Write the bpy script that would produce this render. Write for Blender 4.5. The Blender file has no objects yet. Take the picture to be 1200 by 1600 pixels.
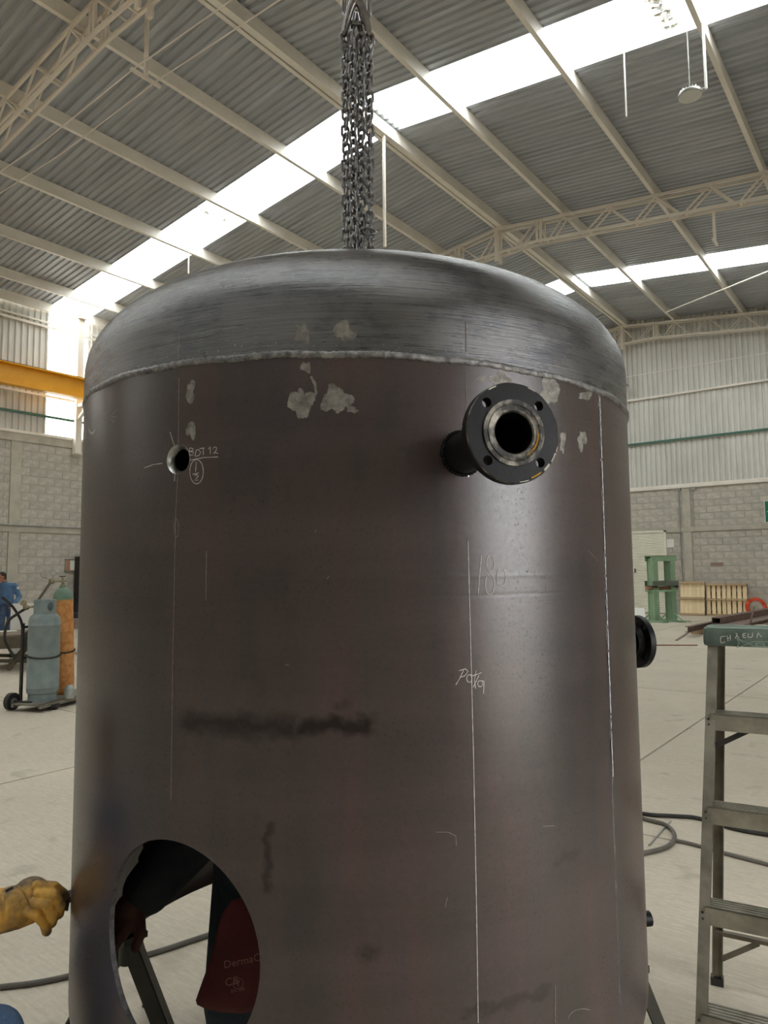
import bpy, bmesh, math, random
from math import sin, cos, pi, radians, atan2, sqrt, hypot
from mathutils import Vector, Matrix, Euler

scene = bpy.context.scene
COL = scene.collection
random.seed(7)

# ------------------------------------------------------------------ camera
# World axes: +Y runs along the purlins towards the far block wall, +X to the right of that.
F_PX = 1110.0
PITCH, ROLL, AZ = radians(4.8), radians(-0.52), radians(37.5)
EYE = Vector((0.0, 0.0, 1.65))
def cam_basis():
    c, s = cos(PITCH), sin(PITCH)
    r, fw, up = Vector((1, 0, 0)), Vector((0, c, s)), Vector((0, -s, c))
    cr, sr = cos(ROLL), sin(ROLL)
    T = Matrix.Rotation(AZ, 3, 'Z')
    return T @ (cr*r + sr*up), T @ (-sr*r + cr*up), T @ fw
BR, BU, BF = cam_basis()
cam_data = bpy.data.cameras.new('camera')
cam_data.sensor_fit = 'HORIZONTAL'
cam_data.sensor_width = 36.0
cam_data.lens = 36.0 * F_PX / 1200.0
cam_data.clip_end = 300
cam = bpy.data.objects.new('camera', cam_data)
COL.objects.link(cam)
M = Matrix.Identity(4)
for i in range(3):
    M[i][0], M[i][1], M[i][2], M[i][3] = BR[i], BU[i], -BF[i], EYE[i]
cam.matrix_world = M
scene.camera = cam

# ------------------------------------------------------------------ world: bright overcast sky
world = bpy.data.worlds.new('overcast_sky')
scene.world = world
world.use_nodes = True
bg = world.node_tree.nodes['Background']
bg.inputs['Color'].default_value = (0.975, 0.985, 1.0, 1)
bg.inputs['Strength'].default_value = 1.0

# ------------------------------------------------------------------ exposure
scene.view_settings.view_transform = 'Standard'
scene.view_settings.look = 'None'
scene.view_settings.gamma = 1.0
scene.view_settings.use_curve_mapping = False
scene.view_settings.exposure = 3.3
scene.cycles.max_bounces = 9
scene.cycles.diffuse_bounces = 6
scene.cycles.glossy_bounces = 4
scene.cycles.transparent_max_bounces = 12
scene.cycles.caustics_reflective = False
scene.cycles.caustics_refractive = False
scene.cycles.sample_clamp_indirect = 6.0

# ------------------------------------------------------------------ building dimensions
X_RIDGE, Z_PURLIN, SLOPE = -8.95, 11.05, 0.115      # underside of the ridge purlins
X_LEFT, X_RIGHT = -21.1, 3.1
Y_BACK, Y_FRONT = 27.3, -17.0
PITCH_RIB, SHEET_W = 0.185, 1.295
SKY_Y = (-11.45, -0.38, 10.69, 21.76)               # start of each translucent roof strip
PUR_H = 0.27
def roof_z(x, off=0.0):
    return Z_PURLIN + off - SLOPE*abs(x - X_RIDGE)

# portals that guide the sky's light through the openings of the shed
def portal(name, centre, xdir, normal, sx, sy):
    d = bpy.data.lights.new(name, 'AREA')
    d.shape = 'RECTANGLE'; d.size = sx; d.size_y = sy
    d.cycles.is_portal = True
    o = bpy.data.objects.new(name, d); COL.objects.link(o)
    x = Vector(xdir).normalized(); z = -Vector(normal).normalized(); y = z.cross(x)
    m = Matrix((x, y, z)).transposed().to_4x4(); m.translation = Vector(centre)
    o.matrix_world = m
for sy_ in SKY_Y:
    for side in (-1, 1):
        xe = X_RIDGE + side*6.0
        portal('skylight_daylight', (xe, sy_ + SHEET_W/2, roof_z(xe, PUR_H + 0.10)), (1, 0, -SLOPE*side), (-SLOPE*side, 0, -1), 12.0, 1.27)
DOOR_Y0, DOOR_Y1, DOOR_Z0, DOOR_Z = 1.15, 2.95, 0.4, 3.3            # tall open window in the right wall
portal('window_daylight', (X_RIGHT + 0.25, (DOOR_Y0 + DOOR_Y1)/2, (DOOR_Z0 + DOOR_Z)/2), (0, 1, 0), (-1, 0, 0), DOOR_Y1 - DOOR_Y0, DOOR_Z - DOOR_Z0)

# ------------------------------------------------------------------ pixel helpers (photo frame 1200 x 1600)
def ray(x, y):
    return ((x - 600)*BR + (800 - y)*BU + F_PX*BF).normalized()
def on(x, y, axis, val):
    d = ray(x, y); t = (val - EYE[axis])/d[axis]
    return EYE + t*d
def on_floor(x, y, z=0.0):
    return on(x, y, 2, z)
def at_dist(x, y, D):
    d = ray(x, y); return EYE + d*(D/hypot(d.x, d.y))

# ------------------------------------------------------------------ mesh helpers
class MB:
    def __init__(s): s.v = []; s.f = []
    def add(s, vs, fs):
        o = len(s.v); s.v += [tuple(v) for v in vs]; s.f += [tuple(i + o for i in f) for f in fs]; return s
    def box(s, c, d, R=None):
        hx, hy, hz = d[0]/2, d[1]/2, d[2]/2
        vs = [Vector((x*hx, y*hy, z*hz)) for x in (-1, 1) for y in (-1, 1) for z in (-1, 1)]
        if R is not None: vs = [R @ v for v in vs]
        vs = [v + Vector(c) for v in vs]
        return s.add(vs, [(0,1,3,2),(4,6,7,5),(0,4,5,1),(2,3,7,6),(0,2,6,4),(1,5,7,3)])
    def bb(s, a, b):
        return s.box([(a[i]+b[i])/2 for i in range(3)], [abs(b[i]-a[i]) for i in range(3)])
    def bevbox(s, c, d, bv, R=None):
        # chamfered box: every edge cut back by bv
        hx, hy, hz = d[0]/2, d[1]/2, d[2]/2
        me = bmesh.new(); bmesh.ops.create_cube(me, size=1.0)
        for v in me.verts: v.co = Vector((v.co.x*d[0], v.co.y*d[1], v.co.z*d[2]))
        bmesh.ops.bevel(me, geom=list(me.edges), offset=bv, segments=2, affect='EDGES', profile=0.6)
        me.verts.index_update()
        vs = [v.co.copy() for v in me.verts]; fs = [tuple(v.index for v in f.verts) for f in me.faces]; me.free()
        if R is not None: vs = [R @ v for v in vs]
        return s.add([v + Vector(c) for v in vs], fs)
    def beam(s, a, b, w, h, up=(0, 0, 1)):
        a, b = Vector(a), Vector(b); t = (b - a).normalized(); u = Vector(up)
        x = t.cross(u)
        if x.length < 1e-4: x = t.cross(Vector((1, 0, 0)))
        x.normalize(); y = x.cross(t).normalized()
        vs = [p + x*sx*w/2 + y*sy*h/2 for p in (a, b) for sx, sy in ((-1,-1),(1,-1),(1,1),(-1,1))]
        return s.add(vs, [(0,1,2,3),(7,6,5,4),(0,4,5,1),(1,5,6,2),(2,6,7,3),(3,7,4,0)])
    def sweep(s, a, b, prof, up=(0, 0, 1), caps=True):
        # straight extrusion of an open or closed 2-D profile [(x, y)]
        a, b = Vector(a), Vector(b); t = (b - a).normalized()
        x = t.cross(Vector(up)).normalized(); y = x.cross(t).normalized(); n = len(prof)
        vs = [p + x*q[0] + y*q[1] for p in (a, b) for q in prof]
        fs = [(i, (i+1) % n, n + (i+1) % n, n + i) for i in range(n)]
        if caps: fs += [tuple(range(n))[::-1], tuple(range(n, 2*n))]
        return s.add(vs, fs)
    def tube(s, pts, r, seg=8, closed=False, caps=True, up=None):
        pts = [Vector(p) for p in pts]; n = len(pts)
        rs = r if isinstance(r, (list, tuple)) else [r]*n
        tan = []
        for i in range(n):
            if closed: t = pts[(i+1) % n] - pts[i-1]
            else: t = pts[min(i+1, n-1)] - pts[max(i-1, 0)]
            tan.append(t.normalized() if t.length > 1e-9 else Vector((0, 0, 1)))
        u = Vector(up) if up else (Vector((0, 0, 1)) if abs(tan[0].z) < .9 else Vector((1, 0, 0)))
        vs = []
        x = tan[0].cross(u).normalized()
        for i in range(n):
            x = (x - tan[i]*x.dot(tan[i]))
            if x.length < 1e-6: x = tan[i].orthogonal()
            x.normalize(); y = tan[i].cross(x)
            for k in range(seg):
                a = 2*pi*k/seg; vs.append(pts[i] + (x*cos(a) + y*sin(a))*rs[i])
        fs = []
        for i in range(n if closed else n-1):
            j = (i+1) % n
            for k in range(seg):
                l = (k+1) % seg; fs.append((i*seg+k, i*seg+l, j*seg+l, j*seg+k))
        if caps and not closed: fs += [tuple(range(seg))[::-1], tuple(range((n-1)*seg, n*seg))]
        return s.add(vs, fs)
    def lathe(s, prof, seg=32, mat=None, loop=False, a0=0.0, cap=True):
        # prof [(r, z)] about z; loop closes the profile into a ring
        n = len(prof); vs = []
        for k in range(seg):
            a = a0 + 2*pi*k/seg
            for r, z in prof:
                v = Vector((r*cos(a), r*sin(a), z)); vs.append(mat @ v if mat is not None else v)
        fs = []
        for k in range(seg):
            l = (k+1) % seg
            for i in range(n if loop else n-1):
                j = (i+1) % n
                fs.append((k*n+i, l*n+i, l*n+j, k*n+j))
        if not loop and cap:
            if prof[0][0] > 1e-5: fs.append(tuple(k*n for k in range(seg))[::-1])
            if prof[-1][0] > 1e-5: fs.append(tuple(k*n + n-1 for k in range(seg)))
        return s.add(vs, fs)
    def prism(s, poly, d, mat=None):
        # polygon [(x, y)] in the local xy plane, extruded along z by d
        n = len(poly); vs = [Vector((p[0], p[1], z)) for z in (0, d) for p in poly]
        if mat is not None: vs = [mat @ v for v in vs]
        return s.add(vs, [tuple(range(n))[::-1], tuple(range(n, 2*n))] + [(i, (i+1) % n, n+(i+1) % n, n+i) for i in range(n)])
    def capsule(s, a, b, ra, rb=None, seg=14, rings=5, flat=None):
        rb = ra if rb is None else rb
        a, b = Vector(a), Vector(b); t = (b - a); L = t.length
        t = t.normalized() if L > 1e-6 else Vector((0, 0, 1))
        pts, rs = [], []
        for i in range(rings):
            q = pi/2*(1 - i/rings); pts.append(a - t*ra*sin(q)); rs.append(max(ra*cos(q), ra*0.04))
        pts.append(a); rs.append(ra)
        if L > 1e-6: pts.append(b); rs.append(rb)
        for i in range(1, rings+1):
            q = pi/2*i/rings; pts.append(b + t*rb*sin(q)); rs.append(max(rb*cos(q), rb*0.04))
        return s.tube(pts, rs, seg)
    def ellipsoid(s, c, d, R=None, seg=18, rings=11):
        vs = []; fs = []
        for i in range(rings+1):
            q = pi*i/rings
            for k in range(seg):
                a = 2*pi*k/seg
                v = Vector((d[0]*max(sin(q), .02)*cos(a), d[1]*max(sin(q), .02)*sin(a), -d[2]*cos(q)))
                vs.append((R @ v if R is not None else v) + Vector(c))
        for i in range(rings):
            for k in range(seg):
                l = (k+1) % seg; fs.append((i*seg+k, i*seg+l, (i+1)*seg+l, (i+1)*seg+k))
        fs += [tuple(range(seg))[::-1], tuple(range(rings*seg, (rings+1)*seg))]
        return s.add(vs, fs)
    def mesh(s, name, smooth=None):
        me = bpy.data.meshes.new(name); me.from_pydata(s.v, [], s.f); me.validate()
        if smooth is not None:
            me.polygons.foreach_set('use_smooth', [True]*len(me.polygons))
            me.set_sharp_from_angle(angle=radians(smooth))
        me.update(); return me

def tag(o, label=None, cat=None, group=None, kind=None):
    if label: o['label'] = label
    if cat: o['category'] = cat
    if group: o['group'] = group
    if kind: o['kind'] = kind
    return o
def fix_normals(me):
    bm = bmesh.new(); bm.from_mesh(me); bmesh.ops.recalc_face_normals(bm, faces=bm.faces[:]); bm.to_mesh(me); bm.free()
def O(name, geo, mat, parent=None, label=None, cat=None, group=None, kind=None, smooth=35, loc=None, rot=None, fix=True):
    if isinstance(geo, MB):
        me = geo.mesh(name)
        if fix: fix_normals(me)
        if smooth is not None:
            me.polygons.foreach_set('use_smooth', [True]*len(me.polygons)); me.set_sharp_from_angle(angle=radians(smooth))
    else: me = geo
    if mat is not None and not me.materials: me.materials.append(mat)
    o = bpy.data.objects.new(name, me); COL.objects.link(o)
    if parent is not None: o.parent = parent
    if loc is not None: o.location = loc
    if rot is not None: o.rotation_euler = rot
    return tag(o, label, cat, group, kind)
def E(name, loc=(0, 0, 0), rz=0.0, label=None, cat=None, group=None, kind=None, rot=None):
    o = bpy.data.objects.new(name, None); COL.objects.link(o); o.empty_display_size = 0.1
    o.location = loc; o.rotation_euler = rot if rot else (0, 0, rz)
    return tag(o, label, cat, group, kind)
def evaluated(o):
    dg = bpy.context.evaluated_depsgraph_get(); dg.update()
    return bpy.data.meshes.new_from_object(o.evaluated_get(dg))
def remeshed(name, mb, voxel, smooth_it=6, factor=0.5):
    # fuse overlapping closed pieces into one continuous skin
    me = mb.mesh('tmp'); fix_normals(me)
    o = bpy.data.objects.new('tmp', me); COL.objects.link(o)
    m = o.modifiers.new('r', 'REMESH'); m.mode = 'VOXEL'; m.voxel_size = voxel
    if smooth_it:
        m2 = o.modifiers.new('s', 'SMOOTH'); m2.factor = factor; m2.iterations = smooth_it
    r = evaluated(o); r.name = name
    bpy.data.objects.remove(o); bpy.data.meshes.remove(me)
    r.materials.clear()
    r.polygons.foreach_set('use_smooth', [True]*len(r.polygons)); r.update()
    return r
def boolean_cut(mb, cutters, name='cut', smooth=35):
    me = mb.mesh('tmp'); fix_normals(me)
    o = bpy.data.objects.new('tmp', me); COL.objects.link(o); cs = []
    for c in cutters:
        cm = c.mesh('c'); fix_normals(cm)
        co = bpy.data.objects.new('c', cm); COL.objects.link(co); cs.append(co)
        m = o.modifiers.new('b', 'BOOLEAN'); m.operation = 'DIFFERENCE'; m.object = co; m.solver = 'EXACT'
    r = evaluated(o); r.name = name
    for x in cs + [o]: bpy.data.objects.remove(x)
    r.materials.clear()
    r.polygons.foreach_set('use_smooth', [True]*len(r.polygons)); r.set_sharp_from_angle(angle=radians(smooth))
    return r
def text_mesh(txt, size, depth=0.0, align='LEFT', shear=0.0):
    c = bpy.data.curves.new('t', 'FONT'); c.body = txt; c.size = size; c.extrude = depth; c.align_x = align; c.shear = shear
    c.resolution_u = 3
    o = bpy.data.objects.new('t', c); COL.objects.link(o)
    r = evaluated(o); bpy.data.objects.remove(o); bpy.data.curves.remove(c); r.materials.clear()
    return r
def arc(c, r, a0, a1, n, plane='xz'):
    out = []
    for i in range(n+1):
        a = a0 + (a1 - a0)*i/n; p, q = r*cos(a), r*sin(a)
        out.append(Vector(c) + (Vector((p, 0, q)) if plane == 'xz' else Vector((p, q, 0)) if plane == 'xy' else Vector((0, p, q))))
    return out
def spline(pts, n=8):
    # Catmull-Rom through the points
    P = [Vector(p) for p in pts]; out = []
    for i in range(len(P)-1):
        p0, p1, p2, p3 = P[max(i-1, 0)], P[i], P[i+1], P[min(i+2, len(P)-1)]
        for k in range(n):
            t = k/n
            out.append(0.5*((2*p1) + (p2-p0)*t + (2*p0-5*p1+4*p2-p3)*t*t + (3*p1-p0-3*p2+p3)*t**3))
    out.append(P[-1]); return out

# ------------------------------------------------------------------ materials
def sr(r, g, b):
    f = lambda c: (c/255/12.92) if c/255 <= 0.04045 else ((c/255 + 0.055)/1.055)**2.4
    return (f(r), f(g), f(b), 1.0)
class Nodes:
    def __init__(s, name):
        s.m = bpy.data.materials.new(name); s.m.use_nodes = True; s.t = s.m.node_tree
        s.b = s.t.nodes['Principled BSDF']; s.n = s.t.nodes; s.out = s.t.nodes['Material Output']
    def new(s, typ, **kw):
        n = s.n.new(typ)
        for k, v in kw.items():
            if k in n.inputs: n.inputs[k].default_value = v
            else: setattr(n, k, v)
        return n
    def link(s, a, b): s.t.links.new(a, b)
    def coords(s, kind='Object', scale=(1, 1, 1)):
        tc = s.new('ShaderNodeTexCoord'); mp = s.new('ShaderNodeMapping'); mp.inputs['Scale'].default_value = scale
        s.link(tc.outputs[kind], mp.inputs['Vector']); return mp.outputs['Vector']
    def noise(s, vec, scale, detail=4, rough=0.6):
        n = s.new('ShaderNodeTexNoise'); n.inputs['Scale'].default_value = scale; n.inputs['Detail'].default_value = detail
        n.inputs['Roughness'].default_value = rough
        if vec is not None: s.link(vec, n.inputs['Vector'])
        return n.outputs['Fac']
    def ramp(s, fac, stops):
        r = s.new('ShaderNodeValToRGB'); e = r.color_ramp.elements
        e[0].position, e[0].color = stops[0]; e[1].position, e[1].color = stops[-1]
        for p, c in stops[1:-1]:
            x = e.new(p); x.color = c
        s.link(fac, r.inputs['Fac']); return r.outputs['Color']
    def math(s, op, a, b=None, clamp=False):
        n = s.new('ShaderNodeMath', operation=op); n.use_clamp = clamp
        for i, q in enumerate((a, b)):
            if q is None: continue
            if isinstance(q, (int, float)): n.inputs[i].default_value = q
            else: s.link(q, n.inputs[i])
        return n.outputs[0]
    def mix(s, fac, a, b, blend='MIX'):
        n = s.new('ShaderNodeMix', data_type='RGBA', blend_type=blend)
        for idx, q in ((0, fac), (6, a), (7, b)):
            if isinstance(q, (int, float)): n.inputs[idx].default_value = q
            elif isinstance(q, tuple): n.inputs[idx].default_value = q
            else: s.link(q, n.inputs[idx])
        return n.outputs[2]
    def bump(s, fac, strength, dist=0.01):
        b = s.new('ShaderNodeBump'); b.inputs['Strength'].default_value = strength; b.inputs['Distance'].default_value = dist
        s.link(fac, b.inputs['Height']); s.link(b.outputs['Normal'], s.b.inputs['Normal'])
def pmat(name, c1, c2=None, scale=6.0, rough=0.6, metal=0.0, bump=0.0, bscale=40.0, stretch=(1, 1, 1), spec=0.5, lo=0.35, hi=0.65, obj_var=0.0, bdist=0.005):
    k = Nodes(name); c2 = c2 or c1
    vec = k.coords('Object', stretch)
    col = k.ramp(k.noise(vec, scale), [(lo, c1), (hi, c2)])
    if obj_var:
        oi = k.new('ShaderNodeObjectInfo')
        v = k.math('ADD', k.math('MULTIPLY', oi.outputs['Random'], obj_var), 1 - obj_var/2)
        hsv = k.new('ShaderNodeHueSaturation'); k.link(v, hsv.inputs['Value']); k.link(col, hsv.inputs['Color']); col = hsv.outputs['Color']
    k.link(col, k.b.inputs['Base Color'])
    k.b.inputs['Roughness'].default_value = rough; k.b.inputs['Metallic'].default_value = metal
    k.b.inputs['Specular IOR Level'].default_value = spec
    if bump: k.bump(k.noise(vec, bscale, 5), bump, bdist)
    return k.m

# ================================================================== MATERIALS OF THE SHED
M_cream = pmat('cream_painted_steel', sr(228, 222, 211), sr(240, 235, 226), 1.5, 0.5, 0, bump=0.05, bscale=8)
M_cream2 = pmat('cream_truss_steel', sr(220, 211, 198), sr(234, 226, 214), 2.0, 0.5)
M_zinc = pmat('galvanised_roof_sheet', sr(163, 167, 173), sr(184, 188, 194), 1.2, 0.45, 0.0, stretch=(0.4, 3, 1), obj_var=0.06)
M_zinc_wall = pmat('galvanised_wall_sheet', sr(204, 203, 197), sr(220, 219, 213), 1.0, 0.45, 0.0, stretch=(1, 1, .4), obj_var=0.05)
M_mortar = pmat('mortar_joint', sr(164, 160, 150), sr(180, 176, 166), 5, 0.95, bump=0.3, bscale=60)
M_block = pmat('concrete_block', sr(172, 168, 158), sr(194, 189, 178), 9, 0.95, bump=0.35, bscale=90, obj_var=0.16)
M_conc = pmat('cast_concrete', sr(174, 169, 156), sr(192, 187, 174), 3, 0.92, bump=0.25, bscale=40)
M_green = pmat('green_painted_pipe', sr(62, 104, 88), sr(74, 118, 100), 4, 0.5)
M_grey_steel = pmat('grey_conduit', sr(150, 150, 146), sr(175, 175, 170), 3, 0.4, 0.5)
M_white = pmat('white_paint', sr(226, 226, 218), sr(236, 236, 230), 3, 0.55)
M_dark = pmat('dark_steel', sr(40, 38, 37), sr(58, 54, 52), 6, 0.55, 0.3)
M_yellow = pmat('yellow_crane_paint', sr(226, 160, 18), sr(236, 172, 30), 2, 0.45)
def floor_mat():
    k = Nodes('trowelled_concrete_floor')
    tc = k.new('ShaderNodeTexCoord')
    mp = k.new('ShaderNodeMapping'); mp.inputs['Rotation'].default_value = (0, 0, radians(22)); mp.inputs['Scale'].default_value = (1, 9, 1)
    k.link(tc.outputs['Object'], mp.inputs['Vector'])
    big = k.noise(tc.outputs['Object'], 0.7, 5, .65)
    streak = k.noise(mp.outputs['Vector'], 7, 4, .6)
    fine = k.noise(tc.outputs['Object'], 30, 4, .7)
    spots = k.noise(tc.outputs['Object'], 3.2, 3, .5)
    col = k.ramp(big, [(.3, sr(186, 176, 157)), (.7, sr(208, 198, 180))])
    col = k.mix(.35, col, k.ramp(streak, [(.35, sr(168, 158, 140)), (.65, sr(216, 206, 188))]))
    col = k.mix(.22, col, k.ramp(fine, [(.3, sr(152, 145, 133)), (.7, sr(212, 206, 193))]))
    col = k.mix(k.ramp(spots, [(.62, (0, 0, 0, 1)), (.72, (.55, .55, .55, 1))]), col, sr(150, 143, 128))
    oi = k.new('ShaderNodeObjectInfo')
    v = k.math('ADD', k.math('MULTIPLY', oi.outputs['Random'], .06), .97)
    hsv = k.new('ShaderNodeHueSaturation'); k.link(v, hsv.inputs['Value']); k.link(col, hsv.inputs['Color'])
    k.link(hsv.outputs['Color'], k.b.inputs['Base Color'])
    k.b.inputs['Roughness'].default_value = .72
    k.bump(k.math('ADD', streak, fine), .22, .004)
    return k.m
M_floor = floor_mat()
def skylight_mat():
    k = Nodes('translucent_fibreglass_sheet')
    tr = k.new('ShaderNodeBsdfTransparent'); tr.inputs['Color'].default_value = (.92, .93, .92, 1)
    tl = k.new('ShaderNodeBsdfTranslucent'); tl.inputs['Color'].default_value = (.9, .92, .9, 1)
    mx = k.new('ShaderNodeMixShader'); mx.inputs[0].default_value = .28
    k.link(tr.outputs[0], mx.inputs[1]); k.link(tl.outputs[0], mx.inputs[2]); k.link(mx.outputs[0], k.out.inputs['Surface'])
    return k.m
M_sky = skylight_mat()

# unit bar shared by every straight steel member
UNIT = MB().box((0, 0, .5), (1, 1, 1)).mesh('bar')
def bar(name, a, b, w, h, mat, parent, up=(0, 0, 1), **kw):
    key = 'bar_' + mat.name
    me = bpy.data.meshes.get(key)
    if me is None:
        me = UNIT.copy(); me.name = key; me.materials.append(mat)
    a, b = Vector(a), Vector(b); t = b - a; L = t.length; t.normalize(); u = Vector(up)
    x = t.cross(u)
    if x.length < 1e-3: x = t.cross(Vector((0, 1, 0)))
    x.normalize(); y = t.cross(x)
    m = Matrix.Identity(4)
    for i in range(3): m[i][0], m[i][1], m[i][2], m[i][3] = x[i]*w, y[i]*h, t[i]*L, a[i]
    o = bpy.data.objects.new(name, me); COL.objects.link(o); o.parent = parent; o.matrix_basis = m
    return tag(o, kw.get('label'), kw.get('cat'), kw.get('group'), kw.get('kind'))

# ================================================================== FLOOR
floor_o = O('floor', MB().bb((X_LEFT, Y_FRONT, -.3), (X_RIGHT + .25, Y_BACK, -.012)), M_mortar, kind='structure', label='pale trowelled concrete floor cast in slabs')
ground = O('ground', MB().bb((-90, -90, -.5), (90, 90, -.31)), M_conc, kind='structure', label='concrete yard outside the shed')
apron = O('ground', MB().bb((X_RIGHT + .26, -30, -.3), (60, 40, -.02)), M_conc, kind='structure', label='pale concrete yard outside the open window')
xs = [X_LEFT, -17.5, -13.65, -9.8, -5.95, -2.1, X_RIGHT + .25]
ys = [Y_FRONT, -12.2, -6.6, -1.0, 4.62, 10.2, 15.8, 21.4, Y_BACK]
for i in range(len(xs)-1):
    for j in range(len(ys)-1):
        g = .006
        mb = MB(); x0, x1, y0, y1 = xs[i]+g, xs[i+1]-g, ys[j]+g, ys[j+1]-g; b = .006
        mb.add([(x0, y0, -.02), (x1, y0, -.02), (x1, y1, -.02), (x0, y1, -.02), (x0+b, y0+b, 0), (x1-b, y0+b, 0), (x1-b, y1-b, 0), (x0+b, y1-b, 0)],
               [(4, 5, 6, 7), (0, 1, 5, 4), (1, 2, 6, 5), (2, 3, 7, 6), (3, 0, 4, 7)])
        O('slab', mb, M_floor, floor_o, smooth=None)

# ================================================================== ROOF
ceiling = E('ceiling', kind='structure', label='galvanised ribbed sheet roof with translucent strips')
def rib_profile(width, n=7, depth=.04):
    p = width/n; out = []
    for i in range(n):
        o = i*p
        out += [(o, 0), (o + p*.48, 0), (o + p*.62, depth), (o + p*.86, depth)]
    out.append((width, 0)); return out
XE_L, XE_R = X_LEFT - .25, X_RIGHT + .3
def roof_mesh(side, mat):
    prof = rib_profile(SHEET_W); xe = XE_L if side < 0 else XE_R; mb = MB(); n = len(prof)
    vs = []
    for x in (X_RIDGE, xe):
        for y, z in prof: vs.append((x, y, roof_z(x, PUR_H) + z))
    for x in (X_RIDGE, xe):
        for y, z in prof: vs.append((x, y, roof_z(x, PUR_H) + z + .003))
    fs = []
    for i in range(n-1):
        fs += [(i, i+1, n+i+1, n+i), (2*n+i, 3*n+i, 3*n+i+1, 2*n+i+1)]
    mb.add(vs, fs); me = mb.mesh('roof_sheet'); me.materials.append(mat); return me
ROOF = {(s, t): roof_mesh(s, m) for s in (-1, 1) for t, m in (('z', M_zinc), ('s', M_sky))}
segs = []                                   # (y start, width, kind)
edges = [Y_FRONT - .2] + [q for s in SKY_Y for q in (s, s + SHEET_W)] + [Y_BACK + .2]
for a, b in zip(edges[:-1], edges[1:]):
    if any(abs(a - s) < 1e-6 for s in SKY_Y): segs.append((a, SHEET_W, 's')); continue
    n = max(1, round((b - a)/SHEET_W)); w = (b - a)/n
    for i in range(n): segs.append((a + i*w, w, 'z'))
for y, w, kind in segs:
    for side in (-1, 1):
        o = bpy.data.objects.new('skylight_sheet' if kind == 's' else 'roof_sheet', ROOF[(side, kind)]); COL.objects.link(o)
        o.parent = ceiling; o.location = (0, y, 0); o.scale = (1, w/SHEET_W, 1)
# ridge cap above the gap between the sheets
O('ridge_cap', MB().sweep((X_RIDGE, Y_FRONT - .2, roof_z(X_RIDGE, PUR_H + .05)), (X_RIDGE, Y_BACK + .2, roof_z(X_RIDGE, PUR_H + .05)),
  [(-.3, -.03), (0, .005), (.3, -.03), (.3, -.026), (0, .009), (-.3, -.026)]), M_zinc, ceiling)
# leaf litter lying on the translucent sheets
M_litter = pmat('dry_leaf_litter', sr(120, 96, 40), sr(196, 178, 110), 60, 0.9)
def litter(cx, cy, lx, ly, n, seed):
    rnd = random.Random(seed); mb = MB()
    for i in range(n):
        x = cx + rnd.uniform(-lx, lx); y = cy + rnd.uniform(-ly, ly); z = roof_z(x, PUR_H + .045)
        r = rnd.uniform(.02, .055); a = rnd.uniform(0, pi)
        mb.box((x, y, z), (r*2, r, .004), Matrix.Rotation(a, 3, 'Z'))
    return mb
p1, p2 = on(308, 368, 1, 11.2), on(1056, 25, 1, 11.2)
O('leaf_litter', litter(-14.05, 11.2, .06, .5, 46, 3), M_litter, ceiling, kind='stuff')
O('leaf_litter', litter(-2.95, 11.25, .13, .62, 110, 4), M_litter, ceiling, kind='stuff')

# ------------------------------------------------------------------ purlins
def purlin_profile(w=.085, h=PUR_H, t=.006, lip=.022):
    # C section, web on +x, open towards -x, underside at y = 0
    return [(0, 0), (0, h), (-w, h), (-w, h - lip), (-w + t, h - lip), (-w + t, h - t), (-t, h - t), (-t, t), (-w + t, t), (-w + t, lip), (-w, lip), (-w, 0)]
pur = [(-8.955, .085, 'slim cream ridge purlin on the far side of the dark ridge gap'),
       (-8.76, .14, 'broad cream ridge purlin running along the roof ridge'),
       (-10.83, .085, 'cream roof purlin next to the ridge on its left'), (-13.2, .085, 'second cream roof purlin left of the ridge'),
       (-15.42, .085, 'third cream roof purlin left of the ridge'), (-17.74, .085, 'fourth cream roof purlin left of the ridge'),
       (-19.73, .085, 'fifth cream roof purlin left of the ridge, nearest the eave purlin'), (-20.95, .085, 'cream eave purlin above the left wall cladding'),
       (-7.0, .085, 'first cream roof purlin right of the ridge'), (-4.7, .085, 'second cream roof purlin right of the ridge'),
       (-2.4, .085, 'cream roof purlin at upper right beside the hanging round lamp'), (-.1, .085, 'cream roof purlin above the photographer, out of view'),
       (2.2, .085, 'cream eave purlin over the right wall, out of view')]
for x, w, lab in pur:
    h = PUR_H + SLOPE*0
    o = O('roof_purlin', MB().sweep((0, Y_FRONT, 0), (0, Y_BACK, 0), purlin_profile(w)), M_cream, None, lab, 'roof beam', 'purlins under the roof sheets', loc=(x, 0, roof_z(x)), smooth=None)

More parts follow.
